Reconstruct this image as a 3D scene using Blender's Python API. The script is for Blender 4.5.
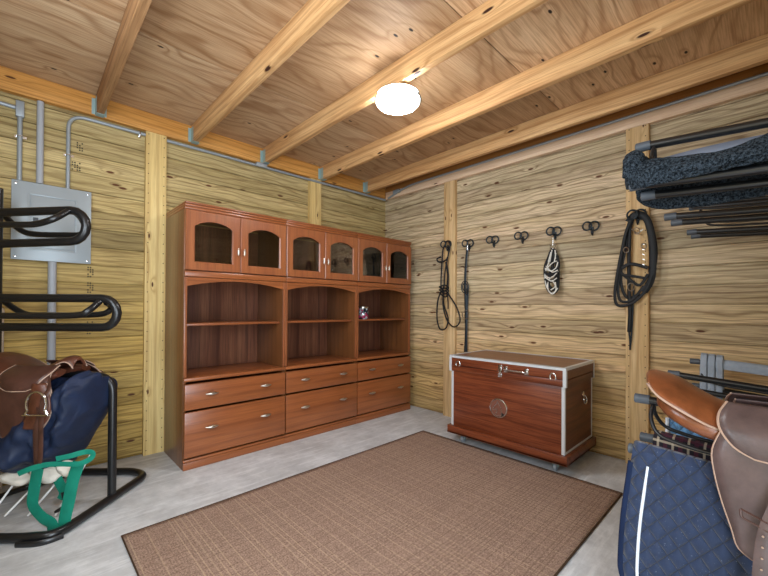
import bpy, math, random
from mathutils import Vector, Matrix, noise
R = math.radians
random.seed(7)
for o in list(bpy.data.objects): bpy.data.objects.remove(o)
SC = bpy.context.scene
COL = SC.collection

# ---------------------------------------------------------------- camera
CAM = Vector((-3.2173, -3.3199, 1.13))
FPX, YAW, PIT, ROL, SHY = 373.24, 0.7674, 0.006, 0.0054, 17.13
Fv = Vector((math.sin(YAW)*math.cos(PIT), math.cos(YAW)*math.cos(PIT), math.sin(PIT)))
_R = Vector((math.cos(YAW), -math.sin(YAW), 0)); _U = _R.cross(Fv)
Rv = math.cos(ROL)*_R + math.sin(ROL)*_U
Uv = -math.sin(ROL)*_R + math.cos(ROL)*_U
cd = bpy.data.cameras.new('camera'); cam = bpy.data.objects.new('camera', cd); COL.objects.link(cam)
m = Matrix((Rv, Uv, -Fv)).transposed().to_4x4(); m.translation = CAM
cam.matrix_world = m
cd.sensor_width = 36; cd.lens = FPX/768*36; cd.shift_y = SHY/768; cd.clip_start = .02
SC.camera = cam
SC.view_settings.view_transform = 'Standard'; SC.view_settings.look = 'None'
SC.view_settings.gamma = 1; SC.view_settings.use_curve_mapping = False
SC.view_settings.exposure = 0.68

# ---------------------------------------------------------------- world and stand-in daylight
w = bpy.data.worlds.new('sky'); SC.world = w; w.use_nodes = True
w.node_tree.nodes['Background'].inputs[0].default_value = (.75, .86, 1, 1)
w.node_tree.nodes['Background'].inputs[1].default_value = 1.0
def area(name, loc, rot, sx, sy, power, col):
    l = bpy.data.lights.new(name, 'AREA'); l.shape = 'RECTANGLE'; l.size = sx; l.size_y = sy
    l.energy = power; l.color = col
    o = bpy.data.objects.new(name, l); COL.objects.link(o); o.location = loc; o.rotation_euler = rot
    return o
# added area lights standing in for daylight, at an unseen doorway and left-wall window
area('doorway_fill', (-3.10, -3.70, 1.10), (R(90), 0, 0), .95, 1.95, 40, (.80, .90, 1))
area('window_fill', (-3.76, -1.95, 1.75), (R(90), 0, R(-90)), 1.0, .9, 22, (.80, .90, 1))
LAMP_STRENGTH = 55.0

# ---------------------------------------------------------------- pixel rays onto real planes of the room
def ray(u, v): return Fv + Rv*((u-384)/FPX) - Uv*((v-288-SHY)/FPX)
def px_x(u, v, x): r = ray(u, v); return CAM + r*((x-CAM.x)/r.x)
def px_y(u, v, y): r = ray(u, v); return CAM + r*((y-CAM.y)/r.y)
def px_d(u, v, d): return CAM + ray(u, v)*d

# ---------------------------------------------------------------- mesh helpers
class MB:
    def __init__(s): s.v = []; s.f = []; s.sm = []
    def add(s, vs, fs, smooth=False):
        n = len(s.v); s.v += [tuple(x) for x in vs]
        s.f += [tuple(i+n for i in f) for f in fs]; s.sm += [smooth]*len(fs); return s
    def box(s, a, b, bev=0.0):
        x0, x1 = sorted((a[0], b[0])); y0, y1 = sorted((a[1], b[1])); z0, z1 = sorted((a[2], b[2]))
        if bev <= 0:
            vs = [(x, y, z) for x in (x0, x1) for y in (y0, y1) for z in (z0, z1)]
            return s.add(vs, [(0,1,3,2),(4,6,7,5),(0,4,5,1),(2,3,7,6),(0,2,6,4),(1,5,7,3)])
        bev = min(bev, (x1-x0)/2.01, (y1-y0)/2.01, (z1-z0)/2.01)
        import bmesh
        bm = bmesh.new(); bmesh.ops.create_cube(bm, size=1)
        for v in bm.verts:
            v.co = Vector(((x0+x1)/2+v.co.x*(x1-x0), (y0+y1)/2+v.co.y*(y1-y0), (z0+z1)/2+v.co.z*(z1-z0)))
        bmesh.ops.bevel(bm, geom=bm.edges[:], offset=bev, segments=2, profile=.5, affect='EDGES')
        bm.verts.index_update()
        s.add([v.co[:] for v in bm.verts], [[v.index for v in f.verts] for f in bm.faces], True); bm.free()
        return s
    def tube(s, pts, r, n=10, closed=False, caps=True, flat=1.0, up=None):
        """round tube (or strap with flat<1: thickness along the frame normal) through pts; r number or list"""
        P = [Vector(p) for p in pts]; L = len(P)
        rr = r if isinstance(r, (list, tuple)) else [r]*L
        T = []
        for i in range(L):
            a = P[(i-1) % L] if (closed or i > 0) else P[i]
            b = P[(i+1) % L] if (closed or i < L-1) else P[i]
            t = (b-a); T.append(t.normalized() if t.length > 1e-9 else Vector((0,0,1)))
        N = Vector(up) if up else (Vector((0,0,1)) if abs(T[0].z) < .9 else Vector((1,0,0)))
        vs = []
        for i in range(L):
            if up: N = Vector(up)
            N = N - T[i]*N.dot(T[i])
            if N.length < 1e-6: N = T[i].orthogonal()
            N.normalize(); B = T[i].cross(N)
            for k in range(n):
                a = 2*math.pi*k/n
                vs.append(P[i] + N*(math.cos(a)*rr[i]*flat) + B*(math.sin(a)*rr[i]))
        fs = []
        for i in range(L if closed else L-1):
            j = (i+1) % L
            for k in range(n):
                fs.append((i*n+k, i*n+(k+1) % n, j*n+(k+1) % n, j*n+k))
        s.add(vs, fs, True)
        if caps and not closed:
            o = len(s.v)-L*n
            s.f.append(tuple(o+k for k in range(n))[::-1]); s.sm.append(False)
            s.f.append(tuple(o+(L-1)*n+k for k in range(n))); s.sm.append(False)
        return s
    def lathe(s, prof, c, n=32, axis='Z'):
        vs = []; L = len(prof)
        for r_, h in prof:
            for k in range(n):
                a = 2*math.pi*k/n; x, y = r_*math.cos(a), r_*math.sin(a)
                q = {'Z': (x, y, h), 'X': (h, x, y), 'Y': (y, h, x)}[axis]
                vs.append((c[0]+q[0], c[1]+q[1], c[2]+q[2]))
        fs = [(i*n+k, i*n+(k+1) % n, (i+1)*n+(k+1) % n, (i+1)*n+k) for i in range(L-1) for k in range(n)]
        s.add(vs, fs, True)
        o = len(s.v)-L*n
        s.f.append(tuple(o+k for k in range(n))[::-1]); s.sm.append(False)
        s.f.append(tuple(o+(L-1)*n+k for k in range(n))); s.sm.append(False)
        return s
    def grid(s, rows, smooth=True):
        n = len(rows[0]); vs = [p for r_ in rows for p in r_]
        return s.add(vs, [(i*n+k, i*n+k+1, (i+1)*n+k+1, (i+1)*n+k) for i in range(len(rows)-1) for k in range(n-1)], smooth)
    def build(s, name, mat, parent=None, loc=None):
        me = bpy.data.meshes.new(name); me.from_pydata(s.v, [], s.f)
        me.polygons.foreach_set('use_smooth', s.sm); me.materials.append(mat)
        import bmesh
        bm = bmesh.new(); bm.from_mesh(me); bmesh.ops.recalc_face_normals(bm, faces=bm.faces); bm.to_mesh(me); bm.free()
        me.set_sharp_from_angle(angle=R(40)); me.update()
        o = bpy.data.objects.new(name, me); COL.objects.link(o)
        if parent: o.parent = parent
        if loc: o.location = loc
        return o
def empty(name, loc, label, cat, group=None, rz=0):
    o = bpy.data.objects.new(name, None); COL.objects.link(o); o.location = loc; o.rotation_euler = (0, 0, rz)
    o.empty_display_size = .05
    return tag(o, label, cat, group)
def tag(o, label, cat, group=None):
    o['label'] = label; o['category'] = cat
    if group: o['group'] = group
    return o
def structure(o, label=None):
    o['kind'] = 'structure'
    if label: o['label'] = label
    return o
def solid(o, t, offset=0):
    md = o.modifiers.new('thick', 'SOLIDIFY'); md.thickness = t; md.offset = offset; return o
def subd(o, n=1):
    md = o.modifiers.new('sub', 'SUBSURF'); md.levels = n; md.render_levels = n; return o
def smooth_path(pts, n=6, closed=False):
    P = [Vector(p) for p in pts]; out = []; L = len(P)
    for i in range(L if closed else L-1):
        g = lambda k: P[k % L] if closed else P[max(0, min(L-1, k))]
        a, b, c, d = g(i-1), g(i), g(i+1), g(i+2)
        for k in range(n):
            t = k/n
            out.append(.5*((2*b)+(c-a)*t+(2*a-5*b+4*c-d)*t*t+(3*b-a-3*c+d)*t**3))
    if not closed: out.append(P[-1])
    return out
def bend_path(pts, rad, n=6):
    """polyline with rounded corners"""
    P = [Vector(p) for p in pts]; out = [P[0]]
    for i in range(1, len(P)-1):
        a = (P[i-1]-P[i]); b = (P[i+1]-P[i]); r_ = min(rad, a.length*.49, b.length*.49)
        p = P[i]+a.normalized()*r_; q = P[i]+b.normalized()*r_
        for k in range(n+1):
            t = k/n; out.append((1-t)**2*p + 2*t*(1-t)*P[i] + t*t*q)
    out.append(P[-1]); return out

# ---------------------------------------------------------------- materials
def srgb(h):
    c = [int(h[i:i+2], 16)/255 for i in (0, 2, 4)]
    return tuple([x/12.92 if x <= .04045 else ((x+.055)/1.055)**2.4 for x in c]+[1])
class NT:
    def __init__(s, name):
        s.m = bpy.data.materials.new(name); s.m.use_nodes = True; s.t = s.m.node_tree; s.t.nodes.clear()
        s.out = s.n('ShaderNodeOutputMaterial'); s.b = s.n('ShaderNodeBsdfPrincipled')
        s.l(s.b.outputs[0], s.out.inputs[0])
    def n(s, typ, **kw):
        nd = s.t.nodes.new(typ)
        for k, v in kw.items(): setattr(nd, k, v)
        return nd
    def l(s, a, b): s.t.links.new(a, b)
    def set(s, inp, v):
        if hasattr(v, 'type') and hasattr(v, 'links'): s.l(v, inp)
        else: inp.default_value = v
    def math(s, op, a, b=None, c=None, clamp=False):
        nd = s.n('ShaderNodeMath', operation=op); nd.use_clamp = clamp
        s.set(nd.inputs[0], a)
        if b is not None: s.set(nd.inputs[1], b)
        if c is not None: s.set(nd.inputs[2], c)
        return nd.outputs[0]
    def xyz(s, x=0, y=0, z=0):
        nd = s.n('ShaderNodeCombineXYZ')
        for i, v in enumerate((x, y, z)): s.set(nd.inputs[i], v)
        return nd.outputs[0]
    def noise(s, vec, scale=1, detail=2, rough=.5):
        nd = s.n('ShaderNodeTexNoise'); s.l(vec, nd.inputs['Vector'])
        nd.inputs['Scale'].default_value = scale; nd.inputs['Detail'].default_value = detail
        nd.inputs['Roughness'].default_value = rough
        return nd.outputs[0]
    def mix(s, fac, a, b, mode='MIX'):
        nd = s.n('ShaderNodeMix', data_type='RGBA', blend_type=mode)
        s.set(nd.inputs['Factor'], fac); s.set(nd.inputs['A'], a); s.set(nd.inputs['B'], b)
        return nd.outputs['Result']
    def remap(s, v, a, b, c=0.0, d=1.0):
        nd = s.n('ShaderNodeMapRange'); s.l(v, nd.inputs[0])
        for i, x in enumerate((a, b, c, d)): nd.inputs[i+1].default_value = x
        return nd.outputs[0]
    def bump(s, h, strength=.3, dist=.003):
        nd = s.n('ShaderNodeBump'); s.l(h, nd.inputs['Height'])
        nd.inputs['Strength'].default_value = strength; nd.inputs['Distance'].default_value = dist
        s.l(nd.outputs[0], s.b.inputs['Normal'])
def plain(name, hexc, rough=.5, metal=0.0, spec=.5, bump=0, bscale=200, var=0):
    k = NT(name); b = k.b
    b.inputs['Base Color'].default_value = srgb(hexc); b.inputs['Roughness'].default_value = rough
    b.inputs['Metallic'].default_value = metal; b.inputs['Specular IOR Level'].default_value = spec
    tc = k.n('ShaderNodeTexCoord').outputs['Object']
    if var:
        c = srgb(hexc); dk = tuple([x*(1-var) for x in c[:3]]+[1]); lt = tuple([min(1, x*(1+var)) for x in c[:3]]+[1])
        k.l(k.mix(k.remap(k.noise(tc, 14, 4, .6), .3, .7), dk, lt), b.inputs['Base Color'])
    if bump: k.bump(k.noise(tc, bscale, 3, .6), bump, .002)
    return k.m
def wood(name, along, across, cols, dark, board=0.0, off=0.0, F=26, W=14, wl=.9, wc=5.0, knots=.5, kcell=(.42, .11),
         rough=.6, fine=.35, contrast=.6, spec=.3, kcol='5a3318', bands=.5, depth=None, tint=None, coat=0, ks=1.0, nails=None):
    """sawn wood: grain lines run along one object axis, distorted into cathedrals, with knots; boards differ"""
    k = NT(name)
    sep = k.n('ShaderNodeSeparateXYZ'); k.l(k.n('ShaderNodeTexCoord').outputs['Object'], sep.inputs[0])
    l = sep.outputs[along]; c0 = sep.outputs[across]
    c = k.math('ADD', c0, k.math('MULTIPLY', sep.outputs[3-'XYZ'.index(along)-'XYZ'.index(across)], .9)) if depth is None else c0
    if board:
        idx = k.math('FLOOR', k.math('DIVIDE', k.math('SUBTRACT', c0, off), board))
        wn = k.n('ShaderNodeTexWhiteNoise', noise_dimensions='1D'); k.l(k.math('ADD', idx, 3.37), wn.inputs['W'])
        rnd = wn.outputs['Value']
        wm = k.n('ShaderNodeTexWhiteNoise', noise_dimensions='2D'); k.l(k.xyz(idx, 7.7, 0), wm.inputs['Vector']); rnd2 = wm.outputs['Value']
        sc_ = k.n('ShaderNodeSeparateColor'); k.l(wm.outputs['Color'], sc_.inputs[0]); rnd3 = sc_.outputs[1]
        l = k.math('ADD', l, k.math('MULTIPLY', rnd, 37.0)); c = k.math('ADD', c, k.math('MULTIPLY', rnd, 3.0))
    else: rnd = None
    warp = k.noise(k.xyz(k.math('MULTIPLY', l, wl), k.math('MULTIPLY', c, wc), 0), 1, 2, .5)
    # knots
    kv = k.xyz(k.math('DIVIDE', l, kcell[0]), k.math('DIVIDE', c, kcell[1]), 0)
    vor = k.n('ShaderNodeTexVoronoi', voronoi_dimensions='2D', feature='F1'); k.l(kv, vor.inputs['Vector'])
    vor.inputs['Scale'].default_value = 1
    d = vor.outputs['Distance']; pres = k.n('ShaderNodeSeparateColor'); k.l(vor.outputs['Color'], pres.inputs[0])
    on = k.math('LESS_THAN', pres.outputs[0], knots)
    halo = k.math('MULTIPLY', on, k.math('POWER', k.math('SUBTRACT', 1.0, k.math('MINIMUM', k.math('MULTIPLY', d, 3.2), 1.0)), 2.0))
    arg = k.math('ADD', k.math('ADD', k.math('MULTIPLY', c, F*6.283), k.math('MULTIPLY', warp, W)), k.math('MULTIPLY', halo, 9.0))
    g = k.math('MULTIPLY_ADD', k.math('SINE', arg), .5, .5)
    g = k.math('POWER', g, 4.0)
    fn = k.noise(k.xyz(k.math('MULTIPLY', l, 3.0), k.math('MULTIPLY', c, 110.0), 0), 1, 4, .7)
    lo = k.noise(k.xyz(k.math('MULTIPLY', l, .8), k.math('MULTIPLY', c, 9.0), 3.0), 1, 3, .6)
    base = k.mix(k.remap(lo, .32, .68), srgb(cols[0]), srgb(cols[1]))
    if len(cols) > 2 and rnd is not None:
        base = k.mix(rnd2, base, k.mix(k.remap(lo, .3, .7), srgb(cols[2]), srgb(cols[-1])))
    if tint is not None:   # boards get yellower towards the bottom of the wall
        base = k.mix(k.remap(c0, tint[0], tint[1]), k.mix(1.0, base, srgb(tint[2]), 'MULTIPLY'), base)
    patch = k.remap(k.noise(k.xyz(k.math('MULTIPLY', l, 1.1), k.math('MULTIPLY', c, 6.0), 9.0), 1, 2), .35, .65)
    gm = k.math('MULTIPLY', k.math('MULTIPLY', g, contrast), k.math('MULTIPLY_ADD', patch, bands, 1-bands))
    col = k.mix(gm, base, srgb(dark))
    col = k.mix(k.math('MULTIPLY', k.remap(fn, .42, .66), fine), col, srgb(dark))
    kd = k.math('MULTIPLY', on, k.remap(d, .045*ks, .075*ks, 1.0, 0.0))
    col = k.mix(kd, col, srgb(kcol))
    if nails:
        for cc in nails[:2]:
            dz = k.math('MULTIPLY', k.math('SUBTRACT', k.math('FRACT', k.math('DIVIDE', sep.outputs[along], nails[2])), .5), nails[2])
            dc = k.math('SUBTRACT', sep.outputs[across], cc)
            dd = k.math('ADD', k.math('MULTIPLY', dz, dz), k.math('MULTIPLY', dc, dc))
            col = k.mix(k.math('LESS_THAN', dd, .0037**2), col, srgb('3a2c20'))
    if rnd is not None:
        hs = k.n('ShaderNodeHueSaturation'); k.l(col, hs.inputs['Color'])
        k.l(k.math('MULTIPLY_ADD', rnd3, .40, .78), hs.inputs['Value']); col = hs.outputs[0]
    k.l(col, k.b.inputs['Base Color'])
    k.b.inputs['Roughness'].default_value = rough; k.b.inputs['Specular IOR Level'].default_value = spec
    if coat: k.b.inputs['Coat Weight'].default_value = coat; k.b.inputs['Coat Roughness'].default_value = .2
    k.bump(k.math('ADD', k.math('MULTIPLY', g, .6), fn), .25, .0015)
    return k.m

M = {}
BD = .1275; BOFF = .012
PN = dict(rough=.65, kcell=(.34, .115))
M['pine_back'] = wood('pine_back', 'X', 'Z', ['b09e6c', 'c9b684', 'b8a063', 'd2ba80'], '64481f', BD, BOFF, F=23, W=26, wl=1.5, wc=6, ks=1.2, knots=.28, contrast=.6, fine=.6, tint=(.9, 1.9, 'fff0c4'), **PN)
M['pine_right'] = wood('pine_right', 'Y', 'Z', ['bfb08c', 'dccaa8', 'cbb488', 'e6c8aa'], '644626', BD, BOFF, F=23, W=28, wl=1.5, wc=6, ks=1.2, knots=.36, contrast=.62, fine=.6, tint=(.3, 1.4, 'fae8c0'), **PN)
M['pine_plain'] = wood('pine_plain', 'Y', 'Z', ['b09c6a', 'c9b37c'], '6f5328', BD, BOFF, F=11, W=14)
M['post'] = wood('post_wood', 'Z', 'X', ['dcbf7c', 'ead292'], 'a5763a', F=16, W=7, wl=.7, wc=6, knots=.3, kcell=(.4, .13), ks=.8, contrast=.5, fine=.4, nails=(-2.545, -2.441, .075))
M['post_y'] = wood('post_wood_right', 'Z', 'Y', ['d6b47e', 'e8ca9a'], 'a06f3c', F=18, W=12, wl=.8, wc=6, knots=.35, kcell=(.4, .13), ks=.8, contrast=.55, fine=.45, nails=(-2.6, -2.7, .075))
M['ledger'] = wood('ledger_wood', 'X', 'Z', ['cc9044', 'dea65c'], '8e5620', F=26, W=14, knots=.2, contrast=.5, fine=.5)
M['ledger_pale'] = wood('ledger_pale_wood', 'Y', 'Z', ['e6c6a6', 'f0d6b8'], 'b98a62', F=14, W=7, knots=.2, contrast=.4, fine=.4)
M['rim'] = wood('rim_wood', 'Y', 'Z', ['a8743c', 'b98648'], '6f4420', F=14, W=7, knots=.2)
M['joist'] = wood('joist_wood', 'Y', 'Z', ['d6a670', 'e8c08a'], '96602e', F=16, W=14, wl=.8, knots=.35, kcell=(.5, .14), contrast=.6, fine=.5, kcol='3a1c10')
M['joist_grey'] = wood('weathered_joist_wood', 'Y', 'Z', ['ac8258', 'c09468'], '6a4628', F=16, W=14, wl=.8, knots=.3, kcell=(.5, .14), contrast=.6, fine=.6, kcol='3a1c10')
M['plywood'] = wood('plywood', 'X', 'Y', ['d4b08a', 'e4c8a2', 'c09a72', 'd8b48c'], '8e6038', 1.27, -.965, F=9, W=44, wl=1.1, wc=2.8, knots=.35, kcell=(.42, .2), ks=.62, contrast=.62, fine=.55, bands=.55, kcol='1c0e08', depth=1)
CH = dict(knots=0, rough=.32, spec=.5, fine=.35, contrast=.35, coat=.2)
M['cherry_v'] = wood('cherry_vertical', 'Z', 'X', ['8e5030', 'a06038'], '5a301a', F=16, W=12, **CH)
M['cherry_h'] = wood('cherry_horizontal', 'X', 'Z', ['8c4e2a', 'a05e34'], '5e3018', F=15, W=13, **CH)
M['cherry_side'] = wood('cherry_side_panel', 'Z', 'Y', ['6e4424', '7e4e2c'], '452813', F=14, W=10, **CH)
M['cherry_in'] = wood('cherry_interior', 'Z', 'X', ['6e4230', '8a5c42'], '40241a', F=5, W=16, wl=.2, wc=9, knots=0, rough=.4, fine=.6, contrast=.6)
M['chest_wood'] = wood('chest_mahogany', 'Y', 'Z', ['74391f', '8c4a2c'], '47190c', F=14, W=14, wl=1.6, wc=9, knots=0, rough=.34, fine=.75, contrast=.5, coat=.25)
M['chest_side'] = wood('chest_mahogany_end', 'X', 'Z', ['663622', '784228'], '3e1c0f', F=12, W=12, wl=1.4, wc=8, knots=0, rough=.35, fine=.6, contrast=.5)
M['chest_top'] = wood('chest_mahogany_top', 'Y', 'X', ['7c4e38', '8c5c44'], '50301f', F=10, W=12, wl=1.2, wc=7, knots=0, rough=.32, fine=.5, contrast=.4)
M['chrome'] = plain('chrome', 'd8d8d8', .18, 1)
M['nickel'] = plain('brushed_nickel', 'c8c2b8', .3, 1)
M['aluminium'] = plain('aluminium_trim', 'd9dde0', .38, .25)
M['galv'] = plain('galvanised_steel', 'a9c4c4', .45, .6)
M['conduit'] = plain('conduit_grey', '9da6ac', .45, .35)
M['pvc'] = plain('pvc_grey', 'a7abb0', .5)
M['panelgrey'] = plain('panel_grey_paint', 'a3adb2', .4, .2)
M['black'] = plain('black_powder_coat', '17181a', .32, .1, .6)
M['blackrod'] = plain('black_rod', '1e1e20', .35, .1, .6)
M['capgrey'] = plain('dark_grey_plastic_cap', '4b525a', .45)
M['iron'] = plain('hook_iron', '30383e', .4, .6)
M['leather'] = plain('brown_saddle_leather', '5c3424', .38, 0, .6, .25, 90, .35)
M['leather_dk'] = plain('dark_brown_leather', '4a2e26', .36, 0, .6, .25, 110, .3)
M['leather_tan'] = plain('tan_leather', '80492a', .3, 0, .6, .2, 90, .35)
M['leather_grey'] = plain('grey_brown_leather', '5b4a48', .4, 0, .6, .3, 120, .3)
M['strap_blk'] = plain('black_leather', '101113', .55, 0, .35, .1, 200)
M['edge_pale'] = plain('pale_leather_edge', 'b89a86', .5)
M['navy'] = plain('navy_nylon', '16243f', .55, 0, .4, .3, 60, .25)
M['green'] = plain('green_webbing', '12806a', .65, 0, .3, .4, 300, .12)
M['white'] = plain('off_white_cloth', 'e4ddd0', .8, 0, .2, .5, 40, .1)
M['whiterod'] = plain('white_coated_rod', 'e6e6e2', .4)
M['pale_pole'] = plain('pale_worn_wood', 'c9b8a4', .7, 0, .2, .5, 60, .25)
M['rubber'] = plain('caster_rubber', '8a9096', .5)
M['greycloth'] = plain('grey_cloth', '9aa4b0', .85, 0, .2, .4, 120, .15)
M['greyfabric'] = plain('slate_fabric', '7c8698', .8, 0, .2, .3, 200, .1)

def mat_concrete():
    k = NT('concrete'); tc = k.n('ShaderNodeTexCoord').outputs['Object']
    a = k.remap(k.noise(tc, 1.6, 6, .65), .35, .65); b = k.remap(k.noise(tc, 9, 6, .7), .35, .65)
    col = k.mix(a, srgb('bababa'), srgb('e2e4e6')); col = k.mix(k.math('MULTIPLY', b, .45), col, srgb('96979a'))
    mp = k.n('ShaderNodeMapping'); k.l(tc, mp.inputs[0]); mp.inputs['Rotation'].default_value = (0, 0, R(35)); mp.inputs['Scale'].default_value = (3, 22, 1)
    st = k.remap(k.noise(mp.outputs[0], 1, 5, .7), .5, .72)
    col = k.mix(k.math('MULTIPLY', st, .6), col, srgb('f0f1f3'))
    k.l(col, k.b.inputs['Base Color']); k.b.inputs['Roughness'].default_value = .55
    k.bump(k.noise(tc, 40, 4, .6), .2, .002)
    return k.m
M['concrete'] = mat_concrete()
def mat_rug():
    k = NT('brown_woven_rug'); sep = k.n('ShaderNodeSeparateXYZ'); tcn = k.n('ShaderNodeTexCoord').outputs['Object']; k.l(tcn, sep.inputs[0])
    x, y = sep.outputs[0], sep.outputs[1]
    jx = k.math('ADD', x, k.math('MULTIPLY', k.noise(tcn, 30, 1), .004))
    wx = k.math('MULTIPLY_ADD', k.math('SINE', k.math('MULTIPLY', jx, 2*math.pi/.011)), .5, .5)
    wy = k.math('MULTIPLY_ADD', k.math('SINE', k.math('MULTIPLY', y, 2*math.pi/.008)), .5, .5)
    weave = k.math('MULTIPLY', wx, wy)
    sp = k.noise(tcn, 160, 3, .8)
    col = k.mix(k.remap(sp, .35, .65), srgb('6c5348'), srgb('b29684'))
    col = k.mix(k.math('MULTIPLY', weave, .35), col, srgb('b59a80'))
    # thin pale warp stripes, irregular spacing
    cell = k.math('FLOOR', k.math('DIVIDE', x, .026)); wn = k.n('ShaderNodeTexWhiteNoise', noise_dimensions='1D'); k.l(cell, wn.inputs['W'])
    fr = k.math('FRACT', k.math('DIVIDE', x, .026))
    ln = k.math('MULTIPLY', k.math('LESS_THAN', k.math('ABSOLUTE', k.math('SUBTRACT', fr, .5)), .11), k.math('GREATER_THAN', wn.outputs[0], .42))
    col = k.mix(k.math('MULTIPLY', ln, .26), col, srgb('d8bc9a'))
    cell2 = k.math('FLOOR', k.math('DIVIDE', y, .02)); w2 = k.n('ShaderNodeTexWhiteNoise', noise_dimensions='1D'); k.l(cell2, w2.inputs['W'])
    f2 = k.math('FRACT', k.math('DIVIDE', y, .02))
    l2 = k.math('MULTIPLY', k.math('LESS_THAN', f2, .2), k.math('GREATER_THAN', w2.outputs[0], .5))
    col = k.mix(k.math('MULTIPLY', l2, .35), col, srgb('4c3828'))
    k.l(col, k.b.inputs['Base Color']); k.b.inputs['Roughness'].default_value = .9; k.b.inputs['Specular IOR Level'].default_value = .15
    k.bump(k.math('ADD', weave, sp), .6, .003)
    return k.m
M['rug'] = mat_rug()
def mat_quilt(name, c, cdark, ax=('Y', 'Z'), pitch=.052, ratio=.8):
    k = NT(name); sep = k.n('ShaderNodeSeparateXYZ'); tc = k.n('ShaderNodeTexCoord').outputs['Object']; k.l(tc, sep.inputs[0])
    a, b = sep.outputs[ax[0]], k.math('MULTIPLY', sep.outputs[ax[1]], ratio)
    p = k.math('ABSOLUTE', k.math('SINE', k.math('MULTIPLY', k.math('ADD', a, b), math.pi/pitch)))
    q = k.math('ABSOLUTE', k.math('SINE', k.math('MULTIPLY', k.math('SUBTRACT', a, b), math.pi/pitch)))
    h = k.math('POWER', k.math('MULTIPLY', p, q), .45)
    seam = k.remap(k.math('MINIMUM', p, q), .0, .14, 1, 0)
    col = k.mix(k.remap(k.noise(tc, 30, 4, .7), .3, .7), srgb(c), tuple([x*1.35 for x in srgb(c)[:3]]+[1]))
    col = k.mix(k.math('MULTIPLY', seam, .75), col, srgb(cdark))
    lint = k.remap(k.noise(tc, 260, 1), .72, .76); col = k.mix(k.math('MULTIPLY', lint, .4), col, srgb('b8c4d8'))
    k.l(col, k.b.inputs['Base Color']); k.b.inputs['Roughness'].default_value = .75; k.b.inputs['Sheen Weight'].default_value = .25
    k.bump(h, .9, .012); return k.m
M['quilt_navy'] = mat_quilt('navy_quilting', '1a2b49', '0b1424')
M['quilt_blue'] = mat_quilt('light_blue_quilting', '5584ae', '24486c', pitch=.045)
M['navytrim'] = plain('navy_binding', '152442', .75, 0, .2, .5, 300, .15)
M['piping'] = plain('white_piping', 'dfe8f2', .7)
def mat_plaid():
    k = NT('plaid_wool'); sep = k.n('ShaderNodeSeparateXYZ'); tc = k.n('ShaderNodeTexCoord').outputs['UV']; k.l(tc, sep.inputs[0])
    def st(c, per, off, wd): return k.math('LESS_THAN', k.math('ABSOLUTE', k.math('SUBTRACT', k.math('FRACT', k.math('ADD', k.math('DIVIDE', c, per), off)), .5)), wd)
    col = srgb('1b1620')
    for per, off, wd, hx, f in ((.042, 0, .14, '4e1e30', .75), (.042, .5, .08, 'c8b8a0', .6)):
        for c in (sep.outputs[0], sep.outputs[1]):
            col = k.mix(k.math('MULTIPLY', st(c, per, off, wd), f), col, srgb(hx))
    k.l(col, k.b.inputs['Base Color']); k.b.inputs['Roughness'].default_value = .9; return k.m
M['plaid'] = mat_plaid()
def mat_fleece():
    k = NT('dark_grey_fleece'); tc = k.n('ShaderNodeTexCoord').outputs['Object']
    n1 = k.noise(tc, 150, 3, .8)
    k.l(k.mix(k.remap(n1, .40, .68), srgb('10151b'), srgb('5e6c79')), k.b.inputs['Base Color'])
    k.b.inputs['Roughness'].default_value = 1; k.b.inputs['Specular IOR Level'].default_value = .1
    k.bump(n1, 1, .02); return k.m
M['fleece'] = mat_fleece()
def mat_glass():
    k = NT('tinted_cabinet_glass')
    k.t.nodes.remove(k.b)
    tr = k.n('ShaderNodeBsdfTransparent'); tr.inputs[0].default_value = (.86, .85, .84, 1)
    gl = k.n('ShaderNodeBsdfGlossy'); gl.inputs['Roughness'].default_value = .02; gl.inputs[0].default_value = (.9, .9, .9, 1)
    fr = k.n('ShaderNodeFresnel'); fr.inputs[0].default_value = 1.5
    mx = k.n('ShaderNodeMixShader'); k.l(k.math('MULTIPLY', fr.outputs[0], 1.6, clamp=True), mx.inputs[0]); k.l(tr.outputs[0], mx.inputs[1]); k.l(gl.outputs[0], mx.inputs[2])
    k.l(mx.outputs[0], k.out.inputs[0]); return k.m
M['glass'] = mat_glass()
def mat_lamp():
    k = NT('lit_lamp_diffuser'); k.b.inputs['Base Color'].default_value = (.9, .9, .9, 1)
    k.b.inputs['Emission Color'].default_value = (.93, .96, 1, 1); k.b.inputs['Emission Strength'].default_value = LAMP_STRENGTH
    return k.m
M['lamp'] = mat_lamp()
def mat_rope():
    k = NT('black_white_rope'); uv = k.n('ShaderNodeTexCoord').outputs['UV']; sep = k.n('ShaderNodeSeparateXYZ'); k.l(uv, sep.inputs[0])
    s = k.math('LESS_THAN', k.math('FRACT', k.math('ADD', k.math('MULTIPLY', sep.outputs[0], 1), k.math('MULTIPLY', sep.outputs[1], 22.0))), .4)
    k.l(k.mix(s, srgb('101012'), srgb('e8e4dc')), k.b.inputs['Base Color']); k.b.inputs['Roughness'].default_value = .8; return k.m
M['rope'] = plain('black_rope', '141416', .7)
M['rope_w'] = plain('white_rope', 'e2ded4', .7)
def mat_tin():
    k = NT('patterned_tin'); tc = k.n('ShaderNodeTexCoord').outputs['Object']
    v = k.n('ShaderNodeTexVoronoi'); k.l(tc, v.inputs['Vector']); v.inputs['Scale'].default_value = 45
    sc = k.n('ShaderNodeSeparateColor'); k.l(v.outputs['Color'], sc.inputs[0])
    col = k.mix(k.math('GREATER_THAN', sc.outputs[0], .5), srgb('b9c4cc'), srgb('a83a62')); col = k.mix(k.math('GREATER_THAN', sc.outputs[1], .7), col, srgb('2a2f3a'))
    k.l(col, k.b.inputs['Base Color']); k.b.inputs['Roughness'].default_value = .15; k.b.inputs['Metallic'].default_value = .4; return k.m
M['tin'] = mat_tin()

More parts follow.
